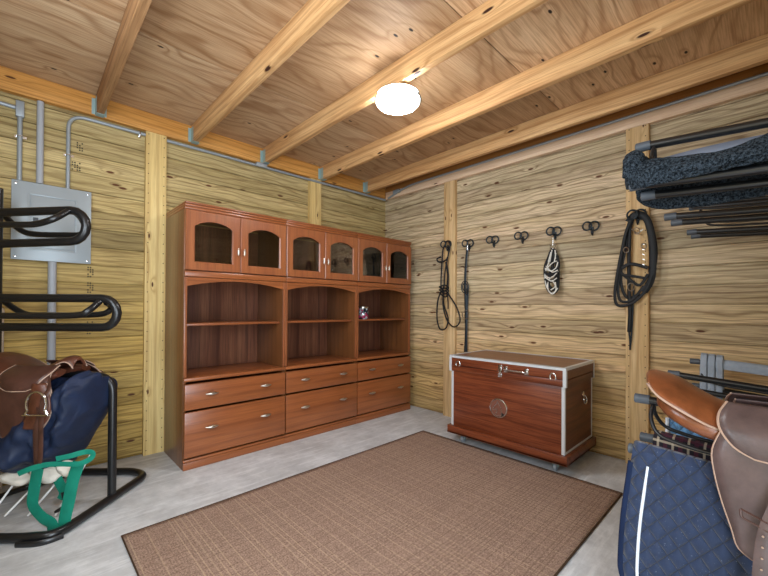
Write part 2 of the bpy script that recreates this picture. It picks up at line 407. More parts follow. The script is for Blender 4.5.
# ================================================================ ROOM
XL, YF, ZC = -3.75, -3.66, 2.60
fl = MB(); fl.box((XL-.1, YF-.1, -.1), (.1, .1, 0)); structure(fl.build('floor', M['concrete']))
def boards(mb, axis, plane, a, b, z0, z1, side, holes=()):
    """horizontal tongue-and-groove boards with chamfered joints; plane = face coordinate"""
    n0 = int(math.floor((z0-BOFF)/BD)); z = BOFF + n0*BD
    while z < z1-1e-6:
        za, zb = max(z, z0), min(z+BD, z1)
        spans = [(a, b)]
        for (h0, h1, hz0, hz1) in holes:
            if za < hz1 and zb > hz0:
                spans = [q for (s, e) in spans for q in ((s, min(e, h0)), (max(s, h1), e)) if q[1]-q[0] > 1e-4]
        t = .022; c = .003; jit = random.uniform(-.0012, .0012)
        for (s, e) in spans:
            g_ = .0045; prof = [(t, za), (.014, za), (.014, za+g_), (c, za+g_), (0, za+c+g_), (0, zb-c), (c, zb), (t, zb)]
            vs = []
            for q in (s, e):
                for (d_, zz) in prof:
                    dd = plane + side*(d_+jit)
                    vs.append((q, dd, zz) if axis == 'X' else (dd, q, zz))
            n = len(prof)
            fs = [(i, (i+1) % n, n+(i+1) % n, n+i) for i in range(n)] + [tuple(range(n))[::-1], tuple(range(n, 2*n))]
            mb.add(vs, fs)
        z += BD
    return mb
structure(boards(MB(), 'X', 0, XL, .022, 0, ZC, 1).build('wall_back', M['pine_back']))
structure(boards(MB(), 'Y', 0, YF, 0, 0, ZC, 1).build('wall_right', M['pine_right']))
structure(boards(MB(), 'Y', XL, YF, 0, 0, ZC, -1, [(-2.45, -1.45, 1.3, 2.2)]).build('wall_left', M['pine_plain']))
structure(boards(MB(), 'X', YF, XL, 0, 0, ZC, -1, [(-3.60, -2.60, -1, 2.1)]).build('wall_front', M['pine_back']))
f = MB()
for q in ((-2.49, -2.45), (-1.45, -1.41)): f.box((XL-.03, q[0], 1.26), (XL+.02, q[1], 2.24))
f.box((XL-.03, -2.45, 1.26), (XL+.02, -1.45, 1.3)); f.box((XL-.03, -2.45, 2.2), (XL+.02, -1.45, 2.24)); f.box((XL-.02, -1.965, 1.3), (XL+.005, -1.935, 2.2))
structure(f.build('added_window_1', M['post_y']))  # unseen window, added as a frame for the fill light
f = MB(); f.box((-3.65, YF-.05, 0), (-3.60, YF+.015, 2.15)); f.box((-2.60, YF-.05, 0), (-2.55, YF+.015, 2.15)); f.box((-3.60, YF-.05, 2.1), (-2.60, YF+.015, 2.15))
structure(f.build('door_1', M['post']))
# ink stamps on the boards
wb = bpy.data.objects['wall_back']
for (sx, sz, nl_, nc) in ((-2.90, 1.33, 3, 5), (-2.90, 1.22, 3, 5), (-2.90, .93, 3, 6), (-2.99, 2.06, 4, 4), (-2.965, 2.20, 3, 4)):
    b = MB()
    for a in range(nl_):
        for c_ in range(nc):
            if (a*7+c_*3+int(sx*100)) % 4: b.box((sx+.013*a, -.0016, sz+.016*c_), (sx+.013*a+.008, -.0021, sz+.016*c_+.010))
    b.build('ink_stamp', plain('faded_black_ink', '3c3424', .8), wb)
# plywood deck above the joists
c = MB()
ys = [.0, -.965, -2.235, -3.505, YF-.02]
xs = [.0, -1.62, -3.75]
for i in range(4):
    for xa, xb in zip(xs, xs[1:]):
        c.box((xa-.0025, ys[i]-.003, ZC), (xb+.0025, ys[i+1]+.003, ZC+.018))
c.box((.05, .05, ZC+.019), (XL-.05, YF-.05, ZC+.03))
structure(c.build('ceiling', M['plywood']))
TN = [0]
def trim(mb, mat, label=None):
    TN[0] += 1; return structure(mb.build('trim_%d' % TN[0], mat), label)
# ledger on the back wall, rim and pale ledger on the right wall
trim(MB().box((XL, -.045, 2.46), (-.043, -.001, ZC-.001), .002), M['ledger'], 'orange-toned wooden ledger along the top of the back wall')
trim(MB().box((-.04, -.046, 2.447), (-.001, YF+.01, 2.53), .002), M['ledger_pale'], 'pale wooden ledger along the top of the right wall')
trim(MB().box((-.042, -.046, 2.532), (-.001, YF+.01, ZC-.001), .002), M['rim'])
# posts
def post_holes(mb): return mb
trim(MB().box((-2.563, -.04, 0), (-2.423, -.001, 2.459), .002), M['post'], 'pale square wall post left of the tall cabinets')
trim(MB().box((-1.116, -.04, 0), (-.976, -.001, 2.459), .002), M['post'], 'pale wall post behind the middle of the cabinets')
trim(MB().box((-.04, -.928, 0), (-.001, -1.068, 2.446), .002), M['post_y'], 'pale wall post left of the wooden chest')
trim(MB().box((-.04, -2.58, 0), (-.001, -2.72, 2.446), .002), M['post_y'], 'pale wall post right of the wooden chest')
# joists with hangers
for i, xj in enumerate((-3.49, -2.868, -2.25, -1.636, -1.0, -.385)):
    t = trim(MB().box((xj, -.046, 2.46), (xj+.042, YF+.01, ZC-.001), .003), M['joist_grey' if i == 1 else 'joist'])
    h = MB()
    for sx in (xj-.0022, xj+.0422):
        h.box((sx-.001, -.0475, 2.465), (sx+.001, -.105, 2.575))
    h.box((xj-.003, -.0475, 2.4565), (xj+.045, -.105, 2.4595))
    h.box((xj-.022, -.0462, 2.465), (xj-.0025, -.0485, 2.575)); h.box((xj+.0445, -.0462, 2.465), (xj+.062, -.0485, 2.575))
    for zz in (2.49, 2.52, 2.55):
        h.lathe([(.005, -.0505), (.004, -.0485)], (xj-.013, 0, zz), 8, 'Y')
    h.build('joist_hanger', M['galv'], t)

# ================================================================ CEILING LIGHT
LX, LY = -1.56, -1.715
cl = empty('ceiling_light', (LX, LY, 2.459), 'round drum ceiling light, lit white, under a joist', 'light')
MB().lathe([(.075, 0), (.075, -.012), (.13, -.014), (.13, -.020)], (0, 0, 0), 40).build('base', M['nickel'], cl)
MB().lathe([(.128, -.021), (.133, -.028), (.133, -.060), (.124, -.072), (.095, -.080), (.05, -.084), (.01, -.085)], (0, 0, 0), 48).build('diffuser', M['lamp'], cl)
ring = MB(); ring.tube([(.140*math.cos(a*math.pi/32), .140*math.sin(a*math.pi/32), -.045) for a in range(64)], .005, 8, closed=True)
for a in (20, 110, 200, 290):
    x, y = .1365*math.cos(R(a)), .1365*math.sin(R(a)); ring.tube([(x, y, -.018), (x, y, -.05)], .003, 6)
ring.build('rim', plain('rim_dark_steel', '2c2c2e', .7, 0, .1), cl)

# ================================================================ CABINETS
def ring_plate(mb, outer, inner, y0, y1, bev=.004):
    """frame: outer/inner matched loops in (x,z), from front face y0 back to y1 (y1>y0)"""
    n = len(outer); cx = sum(p[0] for p in outer)/n; cz = sum(p[1] for p in outer)/n
    def inset(p, d):
        return (p[0]+(d if p[0] < cx else -d if p[0] > cx else 0), p[1]+(d if p[1] < cz else -d))
    loops = [[(x, y1, z) for x, z in outer], [(x, y0+bev, z) for x, z in outer],
             [(inset(p, bev)[0], y0, inset(p, bev)[1]) for p in outer],
             [(inset(p, -bev*1.5)[0], y0, inset(p, -bev*1.5)[1]) for p in inner],
             [(x, y0+bev*1.5, z) for x, z in inner], [(x, y1, z) for x, z in inner]]
    vs = [p for L in loops for p in L]; fs = []
    for a in range(6):
        b = (a+1) % 6
        for i in range(n):
            j = (i+1) % n; fs.append((a*n+i, a*n+j, b*n+j, b*n+i))
    return mb.add(vs, fs)
def arch_pts(x0, x1, zend, rise, n=14):
    return [(x1+(x0-x1)*i/n, zend + rise*(1-(2*i/n-1)**2)) for i in range(n+1)]
def cabinet(x0, W, label, fill=None):
    D = .48; root = empty('display_cabinet', (x0, -.046, 0), label, 'cabinet', 'cherry display cabinets in a row')
    t = .02; H = 1.857
    MB().box((0, 0, 0), (t, -D+.02, H-.05), .0015).build('side_panel', M['cherry_side'], root)
    MB().box((W-t, 0, 0), (W, -D+.02, H-.05), .0015).build('side_panel', M['cherry_side'], root)
    MB().box((t+.001, -.001, .05), (W-t-.001, -.008, H-.06)).build('back_panel', M['cherry_in'], root)
    MB().box((t+.001, -.009, .03), (W-t-.001, -D+.03, .066)).build('bottom_panel', M['cherry_h'], root)
    # plinth with a stepped moulding
    MB().box((0, -D+.015, .0), (W-.001, -D-.006, .05), .003).box((.0, -D+.015, .051), (W-.001, -D-.001, .069), .004).build('plinth', M['cherry_h'], root)
    MB().box((t+.001, -.009, .612), (W-t-.001, -D+.004, .630), .002).box((0, -D+.019, .607), (W-.001, -D-.008, .633), .007).build('counter_ledge', M['cherry_h'], root)
    # front edge strips of the open section
    for q in (0, W-t): MB().box((q, -D+.019, .635), (q+t, -D+.002, 1.334), .004).build('front_stile', M['cherry_v'], root)
    for q in (0, W-t): MB().box((q, -D+.019, 1.382), (q+t, -D+.012, 1.805), .002).build('upper_stile', M['cherry_v'], root)
    # arched rail
    arc = arch_pts(t, W-t, 1.272, .045)
    mb = MB(); n = len(arc); vs = []
    for yy in (-D+.005, -D+.019): vs += [(x, yy, z) for x, z in arc] + [(x, yy, 1.334) for x, z in arc]
    fs = []
    for i in range(n-1):
        fs += [(i, i+1, n+i+1, n+i), (2*n+i, 3*n+i, 3*n+i+1, 2*n+i+1), (i, 2*n+i, 2*n+i+1, i+1), (n+i, n+i+1, 3*n+i+1, 3*n+i)]
    mb.add(vs, fs).build('arched_rail', M['cherry_h'], root)
    MB().box((t+.001, -.009, 1.345), (W-t-.001, -D+.019, 1.365)).box((0, -D+.018, 1.336), (W-.001, -D-.006, 1.378), .008).build('middle_moulding', M['cherry_h'], root)
    MB().box((t+.001, -.009, .990), (W-t-.001, -D+.06, 1.008), .004).build('shelf', M['cherry_h'], root)
    # crown: three steps
    MB().box((0, 0, 1.808), (W-.001, -D+.004, 1.826), .003).box((0, 0, 1.8265), (W-.001, -D-.006, 1.842), .004).box((-.0, 0, 1.8425), (W-.001, -D-.014, H), .005).build('crown', M['cherry_h'], root)
    # doors
    dw = (W-.006)/2
    for s in (0, 1):
        xa = .002 + s*(dw+.002); xb = xa+dw; za, zb = 1.383, 1.803
        fr = .062
        ia, ib = xa+fr, xb-fr; n = 14
        inner = [(ia, za+fr), (ib, za+fr)] + [(ib+(ia-ib)*i/n, zb-fr-.045+.045*math.sin(math.pi*i/n)**.8) for i in range(n+1)]
        outer = [(xa, za), (xb, za)] + [(xb+(xa-xb)*i/n, zb) for i in range(n+1)]
        d = ring_plate(MB(), outer, inner, -D-.012, -D+.010, .005).build('door', M['cherry_v'], root)
        MB().box((ia-.006, -D+.0, za+fr-.006), (ib+.006, -D+.003, zb-fr+.002)).build('glass_pane', M['glass'], d)
        hx = (xb-.022) if s == 0 else (xa+.022); hz = za+.155
        MB().lathe([(.004, 0), (.004, -.014)], (hx, -D-.012, hz-.012), 8, 'Y').lathe([(.004, 0), (.004, -.014)], (hx, -D-.012, hz+.012), 8, 'Y') \
            .tube([(hx, -D-.026, hz-.026), (hx, -D-.029, hz), (hx, -D-.026, hz+.026)], [.004, .009, .004], 10).build('door_handle', M['nickel'], d)
    # drawers
    for (za, zb) in ((.083, .396), (.411, .590)):
        d = MB().box((.004, -D-.012, za), (W-.005, -D+.012, zb), .007).box((t+.004, -D+.0125, za+.01), (W-t-.004, -.06, zb-.02)).build('drawer', M['cherry_h'], root)
        hz = (za+zb)/2+.0 if zb < .4 else (za+zb)/2
        hz += .035 if zb < .4 else .01
        for hx in (W*.235, W*.765):
            MB().lathe([(.005, 0), (.005, -.014)], (hx-.018, -D-.012, hz), 8, 'Y').lathe([(.005, 0), (.005, -.014)], (hx+.018, -D-.012, hz), 8, 'Y') \
                .tube([(hx-.043, -D-.026, hz), (hx-.02, -D-.031, hz), (hx, -D-.033, hz), (hx+.02, -D-.031, hz), (hx+.043, -D-.026, hz)], [.003, .010, .0125, .010, .003], 12).build('drawer_handle', M['nickel'], d)
    return root
XC = [-2.426, -1.6545, -.882]; CW = .7715
cabinet(XC[0], CW, 'leftmost cherry display cabinet, beside the pale wall post, shelves empty')
cabinet(XC[1], CW, 'middle one of the three cherry display cabinets, with bare open shelf')
cabinet(XC[2], CW, 'cherry display cabinet nearest the corner, with a tin on its shelf')
tn = empty('storage_tin', (-.715, -.415, 1.0082), 'small pink and silver patterned tin on the right cabinet shelf', 'tin')
MB().lathe([(.052, 0), (.055, .004), (.055, .108), (.052, .112)], (0, 0, 0), 28).build('tin_body', M['tin'], tn)
MB().lathe([(.057, .1125), (.057, .126), (.052, .130), (.02, .132)], (0, 0, 0), 28).build('lid', M['nickel'], tn)

# ================================================================ WOODEN CHEST
def chest():
    root = empty('tack_chest', (-.611, -2.369, 0), 'mahogany tack chest with metal edges on casters by the right wall', 'chest')
    L, D, B, T = .94, .575, .08, .729        # local: x 0..D to the wall, y 0..L
    zl = .60                                  # lid underside
    MB().box((.012, .012, B+.002), (D-.012, L-.012, zl), .002).build('body', M['chest_wood'], root)
    MB().box((.0, .0, zl+.0015), (D-.002, L, zl+.045), .003).build('lid_rim', M['chest_wood'], root)
    lid = MB().box((0, 0, zl+.048), (D-.002, L, T-.002), .003).build('lid', M['chest_wood'], root)
    MB().box((.012, .012, T-.0018), (D-.014, L-.012, T-.0006)).build('lid_top', M['chest_top'], lid)
    MB().box((.014, .0112, B+.05), (D-.016, .0118, zl-.002)).build('end_panel', M['chest_side'], root)
    MB().box((.0045, -.0012, zl+.003), (D-.006, -.0004, zl+.044)).box((.0045, -.0012, zl+.05), (D-.006, -.0004, T-.006)).build('lid_end_panel', M['chest_side'], root)
    # base skirt
    sk = MB().box((-.015, -.015, B), (D, L+.015, B+.012)).box((-.015, -.015, B), (.010, L+.015, B+.062), .003).box((D-.012, -.015, B), (D, L+.015, B+.062), .003) \
        .box((.0105, -.015, B), (D-.0125, .010, B+.062), .003).box((.0105, L-.010, B), (D-.0125, L+.015, B+.062), .003)
    sk.build('base_skirt', M['chest_wood'], root)
    # metal edges: lid perimeter, lid corners, body corners
    e = MB(); q = .018; th = .0025
    e.box((-th, -th, T-q), (0, L+th, T+th)); e.box((-th, -th, T), (q, L+th, T+th)); e.box((D-q, -th, T), (D, L+th, T+th))
    e.box((q, -th, T), (D-q, q, T+th)); e.box((q, L-q, T), (D-q, L+th, T+th))
    e.box((0, -th, T-q), (D, 0, T)); e.box((0, L, T-q), (D, L+th, T))
    e.build('lid_edging', M['aluminium'], root)
    for yy, s in ((0, 1), (L, -1)):
        c1 = MB().box((-th*1.6, yy-s*th*1.6, zl-.002), (0, yy+s*q, T-q)).box((0, yy-s*th*1.6, zl-.002), (q, yy, T-q)).build('lid_corner', M['aluminium'], root)
        MB().box((.012-th, yy+s*(.012-th), B+.063), (.012, yy+s*(.012+q), zl-.003)).box((.012, yy+s*(.012-th), B+.063), (.012+q, yy+s*.012, zl-.003)).build('corner_trim', M['aluminium'], root)
        MB().box((D-.012-q, yy+s*(.012-th), B+.063), (D-.012, yy+s*.012, zl-.003)).build('corner_trim', M['aluminium'], root)
        MB().box((D-q, yy-s*th*1.6, zl-.002), (D-.002, yy, T-q)).build('lid_corner', M['aluminium'], root)
    MB().box((.034, .0105-th, B+.063), (D-.034, .0110, B+.078)).build('base_edging', M['aluminium'], root)
    # latch
    yl = .475
    la = MB().box((-.006, yl-.016, zl+.055), (-.0005, yl+.016, T-.03), .001).box((-.012, yl-.012, zl+.015), (-.0055, yl+.012, zl+.085), .002).box((-.008, yl-.017, zl+.006), (-.0005, yl+.017, zl+.030), .001)
    la.build('latch', M['chrome'], root)
    # lid handle
    h = MB().box((-.004, .415, T-.082), (-.0005, .445, T-.038), .001).box((-.004, .255, T-.082), (-.0005, .285, T-.038), .001)
    h.tube(bend_path([(-.003, .43, T-.06), (-.035, .43, T-.06), (-.035, .27, T-.06), (-.003, .27, T-.06)], .012), .007, 10)
    h.build('lid_handle', M['chrome'], root)
    # horseshoe plates on the lid
    for yy in (.085, .86):
        hs = MB(); pts = []
        for a in range(-50, 231, 14): pts.append((-.003, yy+.020*math.cos(R(a)), T-.068+.024*math.sin(R(a))))
        hs.tube(pts, .0052, 8, flat=.5, up=(1, 0, 0)); hs.build('horseshoe_plate', M['chrome'], root)
    # round medallion with a horse head outline
    yc, zc = .495, .365
    md = MB().lathe([(.073, .0115), (.073, .006), (.066, .004), (.064, .008), (.01, .009)], (0, yc, zc), 40, 'X').build('medallion', M['chrome'], root)
    MB().lathe([(.0635, .0083), (.0635, .0072), (.01, .0071)], (0, yc, zc), 40, 'X').build('medallion_face', plain('medallion_copper', '8a5a4a', .4, .4), md)
    hp = [(.02, -.055), (.026, -.02), (.02, .012), (.004, .036), (-.006, .05), (-.010, .034), (-.026, .018), (-.044, -.008), (-.040, -.020), (-.026, -.014), (-.010, -.006), (-.012, -.030), (-.022, -.050)]
    MB().tube(smooth_path([(.005, yc-a, zc+b) for a, b in hp], 4, True), .0025, 6, closed=True).build('horse_head_outline', M['chrome'], md)
    MB().lathe([(.014, .0068), (.014, .0052), (.004, .005)], (0, yc-.034, zc-.045), 16, 'X').build('medallion_keyhole', M['blackrod'], md)
    # end handle
    xh = .36; zh = .50
    eh = MB().lathe([(.021, .011), (.021, .006), (.012, .002)], (xh, 0, zh), 20, 'Y')
    eh.tube(smooth_path([(xh-.014, .002, zh-.008), (xh-.027, -.006, zh-.035), (xh-.018, -.008, zh-.062), (xh, -.008, zh-.068), (xh+.018, -.008, zh-.062), (xh+.027, -.006, zh-.035), (xh+.014, .002, zh-.008)], 4), .0045, 8)
    eh.build('end_handle', M['chrome'], root)
    for (cx, cy) in ((.07, .09), (.07, L-.09), (D-.07, .09), (D-.07, L-.09)):
        cs = MB().box((cx-.028, cy-.028, B-.0045), (cx+.028, cy+.028, B-.0005)).box((cx-.012, cy-.019, .03), (cx+.014, cy-.015, B-.005)).box((cx-.012, cy+.015, .03), (cx+.014, cy+.019, B-.005)).build('caster', M['galv'], root)
        MB().lathe([(.022, -.013), (.0265, -.009), (.0265, .009), (.022, .013)], (cx-.004, cy, .027), 24, 'Y').build('wheel', M['rubber'], cs)
chest()

# ================================================================ RUG
rg = MB()
nx, ny = 60, 40; x0r, x1r, y0r, y1r = -2.865, -.59, -2.69, -1.12
rows = [[(x0r+(x1r-x0r)*i/nx, y0r+(y1r-y0r)*j/ny + .004*math.sin(i*.35), .0085+.0012*noise.noise((i*.3, j*.3, 0))) for i in range(nx+1)] for j in range(ny+1)]
rg.grid(rows)
o = rg.build('area_rug', M['rug']); tag(o, 'brown woven rectangular rug on the concrete floor', 'rug'); md = solid(o, .008, -1)
bd = MB(); bd.tube([(x0r, y0r, .006), (x1r, y0r, .006), (x1r, y1r, .006), (x0r, y1r, .006)], .0055, 8, closed=True)
bo = bd.build('binding', plain('rug_binding', '4c3a2c', .9, 0, .1), o)

# ================================================================ ELECTRICAL PANEL AND CONDUITS
ep = empty('breaker_box', (-3.28, -.002, 1.42), 'grey electrical breaker panel on the back wall', 'electrical panel')
MB().box((.01, 0, .01), (.385, -.024, .49), .002).build('cabinet_box', M['panelgrey'], ep)
cv = MB().box((0, -.0245, 0), (.395, -.030, .50), .002).build('cover', M['panelgrey'], ep)
for sx in (.02, .375):
    for sz in (.02, .48): MB().lathe([(.007, -.0305), (.006, -.034), (.002, -.035)], (sx, 0, sz), 10, 'Y').build('screw', M['chrome'], cv)
r_ = MB()
for a, b in (((.075, .07), (.085, .43)), ((.31, .07), (.32, .43)), ((.085, .07), (.31, .08)), ((.085, .42), (.31, .43))):
    r_.box((a[0], -.0305, a[1]), (b[0], -.0345, b[1]), .001)
r_.build('door_frame', M['panelgrey'], ep)
pd = MB().box((.09, -.0305, .085), (.305, -.0375, .415), .0015).build('panel_door', M['panelgrey'], ep)
MB().box((.10, -.038, .235), (.125, -.041, .275), .001).build('door_latch', M['capgrey'], pd)
def conduit(label, pts, r, mat, rad=.05, straps=(), fit=None, loc=None):
    o = MB().tube(bend_path(pts, rad, 8), r, 12).build('electrical_conduit', mat)
    tag(o, label, 'conduit')
    for p, ax in straps:
        s = MB(); x, y, z = p
        if ax == 'Z': s.box((x-r-.012, y-.0+r+.000, z-.007), (x+r+.02, y+r-.002, z+.007)).tube([(x-r-.002, y+r, z), (x-r-.002, y-r-.002, z), (x+r+.002, y-r-.002, z), (x+r+.002, y+r, z)], .003, 6)
        else: s.box((x-.007, y+r, z-r-.02), (x+.007, y+r-.002, z+r)).tube([(x, y+r, z+r+.002), (x, y-r-.002, z+r+.002), (x, y-r-.002, z-r-.002), (x, y+r, z-r-.002)], .003, 6)
        s.build('strap', M['chrome'], o)
    if fit:
        MB().box(*fit, .004).build('junction_fitting', mat, o)
    return o
conduit('thin grey conduit rising from the left of the breaker panel', [(-3.245, -.02, 1.922), (-3.245, -.02, 2.32)], .0125, M['conduit'], straps=[((-3.245, -.02, 2.2), 'Z')], fit=((-3.265, -.002, 2.321), (-3.225, -.04, 2.42)))
conduit('thicker plain grey pipe rising from the middle of the breaker panel', [(-3.15, -.022, 1.922), (-3.15, -.022, 2.455)], .018, M['pvc'])
conduit('grey conduit bending over from the breaker panel and running along the back wall', [(-3.01, -.016, 1.922), (-3.01, -.016, 2.430), (-.06, -.058, 2.435)], .0115, M['conduit'], .10, straps=[((-3.01, -.016, 2.15), 'Z'), ((-2.60, -.024, 2.43), 'X')])
conduit('thick grey pipe below the breaker panel going down the back wall', [(-3.085, -.030, 1.418), (-3.085, -.030, .02)], .022, M['pvc'])
conduit('grey conduit stub running left from the fitting above the panel', [(-3.266, -.02, 2.375), (-3.70, -.02, 2.40)], .0125, M['conduit'])
conduit('grey conduit along the top of the pale ledger on the right wall', [(-.052, -.10, 2.45), (-.060, -.42, 2.526), (-.060, -3.64, 2.526)], .010, M['conduit'], .15, )
jb = MB().box((-1.70, -.046, 2.415), (-1.60, -.075, 2.452), .004).lathe([(.012, -.0), (.012, .03)], (-1.71, -.058, 2.43), 10, 'X')
tag(jb.build('conduit_fitting', M['conduit']), 'small metal conduit fitting under the ledger above the cabinets', 'fitting')
jb = MB().box((-.044, -.20, 2.480), (-.074, -.30, 2.520), .004)
tag(jb.build('conduit_fitting', M['conduit']), 'small metal conduit fitting at the corner end of the pale ledger', 'fitting')

# ================================================================ WALL HOOKS ON THE RIGHT WALL
def bridle_hook(y, z, label, dx=-.001):
    root = empty('bridle_hook', (dx, y, z), label, 'hook', 'iron bridle hooks along the right wall')
    MB().box((0, -.009, -.055), (-.004, .009, .0), .001).build('back_plate', M['iron'], root)
    # two rings side by side and a stem
    a = MB()
    def ringp(cy, x, r): return [(x, cy+r*math.cos(t*math.pi/10), .002+r*math.sin(t*math.pi/10)) for t in range(20)]
    a.tube(ringp(-.018, -.022, .035), .0065, 8, closed=True); a.tube(ringp(.022, -.055, .032), .0065, 8, closed=True)
    a.tube(smooth_path([(-.004, 0, -.062), (-.022, -.002, -.058), (-.030, 0, -.036)], 4), .0055, 8)
    a.tube([(-.022, -.012, .032), (-.055, .018, .028)], .0045, 8); a.tube(smooth_path([(-.022, -.006, -.030), (-.055, .014, -.026)], 2), .0045, 8)
    a.build('ring_pair', M['iron'], root)
    return root
HZ = 1.772
bridle_hook(-.985, 1.785, 'bridle hook on the pale post by the corner, thin black strap looped over it', -.041)
bridle_hook(-1.222, HZ, 'bridle hook with the long narrow hanging strap')
bridle_hook(-1.495, HZ, 'first empty bridle hook right of the long hanging strap')
bridle_hook(-1.778, HZ, 'empty bridle hook next left of the black and white rope')
bridle_hook(-2.062, HZ, 'bridle hook carrying the black and white rope')
bridle_hook(-2.345, HZ, 'empty bridle hook between the rope and the hanging bridle')
bridle_hook(-2.655, 1.80, 'bridle hook behind the black bridle on the right post', -.041)

# ---- draw straps on the wall: (u,v) measured on the wall plane, turned into wall coordinates
def onwall(pts, x, n=5, closed=False, jig=0):
    out = [px_x(u, v, x) for u, v in pts]
    if jig: out = [p+Vector((math.sin(i*1.9)*jig, 0, 0)) for i, p in enumerate(out)]
    return smooth_path(out, n, closed)
# thin strap bundle on the corner post
ls = empty('leather_lead', (-.06, -.985, 1.76), 'thin black leather straps knotted in loops, hanging on the corner post', 'lead')
inv = lambda o: o
def child(mb, name, mat, root):
    o = mb.build(name, mat); o.parent = root; o.location = -Vector(root.location) if root.rotation_euler.z == 0 else o.location
    return o
b = MB()
b.tube(onwall([(446, 243), (443, 250), (442, 262), (441, 285), (443, 291)], -.075), .009, 8, flat=.5, up=(1, 0, 0))
b.tube(onwall([(450, 245), (448, 256), (445, 272), (444, 286), (442, 292)], -.085), .009, 8, flat=.5, up=(1, 0, 0))
b.tube(onwall([(445, 243), (448, 241), (450, 245), (449, 252), (446, 260), (439, 262), (437, 259), (441, 257)], -.09), .009, 8, flat=.5, up=(1, 0, 0))
b.tube(onwall([(446, 262), (448, 275), (447, 290)], -.07), .012, 8, flat=.5, up=(1, 0, 0))
child(b, 'strap', M['strap_blk'], ls)
b = MB().tube(onwall([(442, 290), (438, 300), (437, 318), (440, 329), (446, 328), (448, 318), (444, 305), (443, 292)], -.075), .0075, 8)
child(b, 'left_loop', M['strap_blk'], ls)
b = MB().tube(onwall([(444, 291), (443, 305), (447, 320), (454, 327), (460, 321), (457, 308), (449, 295), (445, 290)], -.085), .0075, 8)
child(b, 'right_loop', M['strap_blk'], ls)
b = MB()
for k in range(3): b.tube(onwall([(439, 287+3*k), (444, 285+3*k), (449, 288+3*k), (445, 291+3*k), (439, 287+3*k)], -.085, jig=.012), .007, 8)
b.tube(onwall([(447, 292), (448, 300), (448, 309)], -.09), .006, 8)
child(b, 'knot', M['strap_blk'], ls)
# long narrow strap on the second hook, ending behind the chest
st = empty('hanging_strap', (-.05, -1.22, 1.74), 'long narrow grey-black strap with buckles, hanging down behind the chest', 'strap')
child(MB().tube(onwall([(467.5, 247), (466, 262), (465, 284), (465.5, 300), (466, 330), (465, 352)], -.045), .013, 8, flat=.25, up=(1, 0, 0)), 'strap_body', M['iron'], st)
child(MB().tube(onwall([(468, 288), (467, 310), (466.5, 352)], -.035), .010, 8, flat=.25, up=(1, 0, 0)), 'second_strap', M['iron'], st)
b = MB()
for r0, dx in ((6, -.06), (4, -.07)): b.tube(onwall([(465+r0*.6*math.cos(t*.785), 287+r0*math.sin(t*.785)) for t in range(8)], dx, 3, True), .005, 8, closed=True)
child(b, 'ring', M['iron'], st)
child(MB().tube(onwall([(463, 312), (468, 311), (468, 318), (463, 318)], -.05, 2, True), .004, 6, closed=True), 'buckle', M['nickel'], st)
child(MB().tube(onwall([(467.5, 242), (467.5, 250)], -.05), .007, 8), 'snap_clip', M['chrome'], st)
# rope coil
rp = empty('lead_rope', (-.06, -2.06, 1.70), 'coiled black and white lead rope hanging from a bridle hook', 'rope')
child(MB().tube(onwall([(553, 238), (552.5, 246)], -.06), .007, 8).tube(onwall([(550.5, 245), (555, 245), (554, 250), (551, 250)], -.06, 3, True), .004, 6, closed=True), 'snap_clip', M['chrome'], rp)
def coil(paths, mat, name, rr=.0115):
    b = MB()
    for pts, x in paths: b.tube(onwall(pts, x, 5, jig=.006), rr, 8)
    child(b, name, mat, rp)
coil([([(552, 248), (548, 258), (545, 268), (546, 282), (548, 290), (553, 293), (558, 288), (558, 270), (556, 255), (554, 248)], -.05),
      ([(553, 249), (553, 262), (550, 275), (549, 285), (554, 290), (556, 280), (557, 266), (555, 254)], -.065),
      ([(550, 252), (551, 262), (555, 270), (559, 266), (557, 256)], -.075),
      ([(545, 272), (550, 275), (556, 272), (558, 267)], -.082), ([(545, 279), (551, 281), (557, 277)], -.082)], M['rope'], 'dark_strands')
coil([([(553, 248), (550, 258), (547, 268), (545, 276), (546, 286), (550, 292)], -.072),
      ([(555, 250), (556, 262), (558, 272)], -.078), ([(552, 250), (549.5, 262)], -.085),
      ([(545, 268), (550, 271), (556, 268), (558, 262)], -.09), ([(544.5, 275), (550, 278), (557, 273)], -.09), ([(545, 270), (552, 263), (557, 261)], -.094),
      ([(546, 266), (552, 272), (558, 270)], -.096), ([(545, 277), (551, 281), (557, 278)], -.096), ([(548, 282), (548, 290), (553, 294), (558, 288)], -.092), ([(551, 252), (548, 262)], -.09), ([(556, 253), (554, 262)], -.09), ([(550, 278), (547, 286), (551, 293), (556, 290), (555, 282)], -.08), ([(552, 280), (555, 286), (551, 290)], -.09)], M['rope_w'], 'pale_strands', .0046)
# bridle on the right post
br = empty('bridle', (-.07, -2.655, 1.78), 'black leather bridle with rings and hanging reins on the right post', 'bridle')
UPX = (1, 0, 0)
child(MB().tube(onwall([(628, 222), (634, 215), (642, 215), (648, 222), (652, 240), (653, 262), (651, 280), (644, 292)], -.075), .022, 8, flat=.22, up=UPX)
      .tube(onwall([(636, 214), (645, 217), (650, 228), (654, 250), (652, 272)], -.065), .022, 8, flat=.22, up=UPX), 'headpiece', M['strap_blk'], br)
child(MB().tube(onwall([(632, 218), (626, 232), (622, 250), (618, 270), (615, 290), (616, 303), (622, 306), (634, 302), (646, 290), (652, 275)], -.085), .010, 8, flat=.3, up=UPX)
      .tube(onwall([(630, 220), (624, 240), (620, 268), (618, 290), (621, 301), (632, 300), (644, 286)], -.075), .0095, 8, flat=.3, up=UPX)
      .tube(onwall([(634, 216), (629, 232), (625, 250), (621, 272), (622, 288), (628, 298), (640, 294)], -.065), .010, 8, flat=.3, up=UPX), 'reins', M['strap_blk'], br)
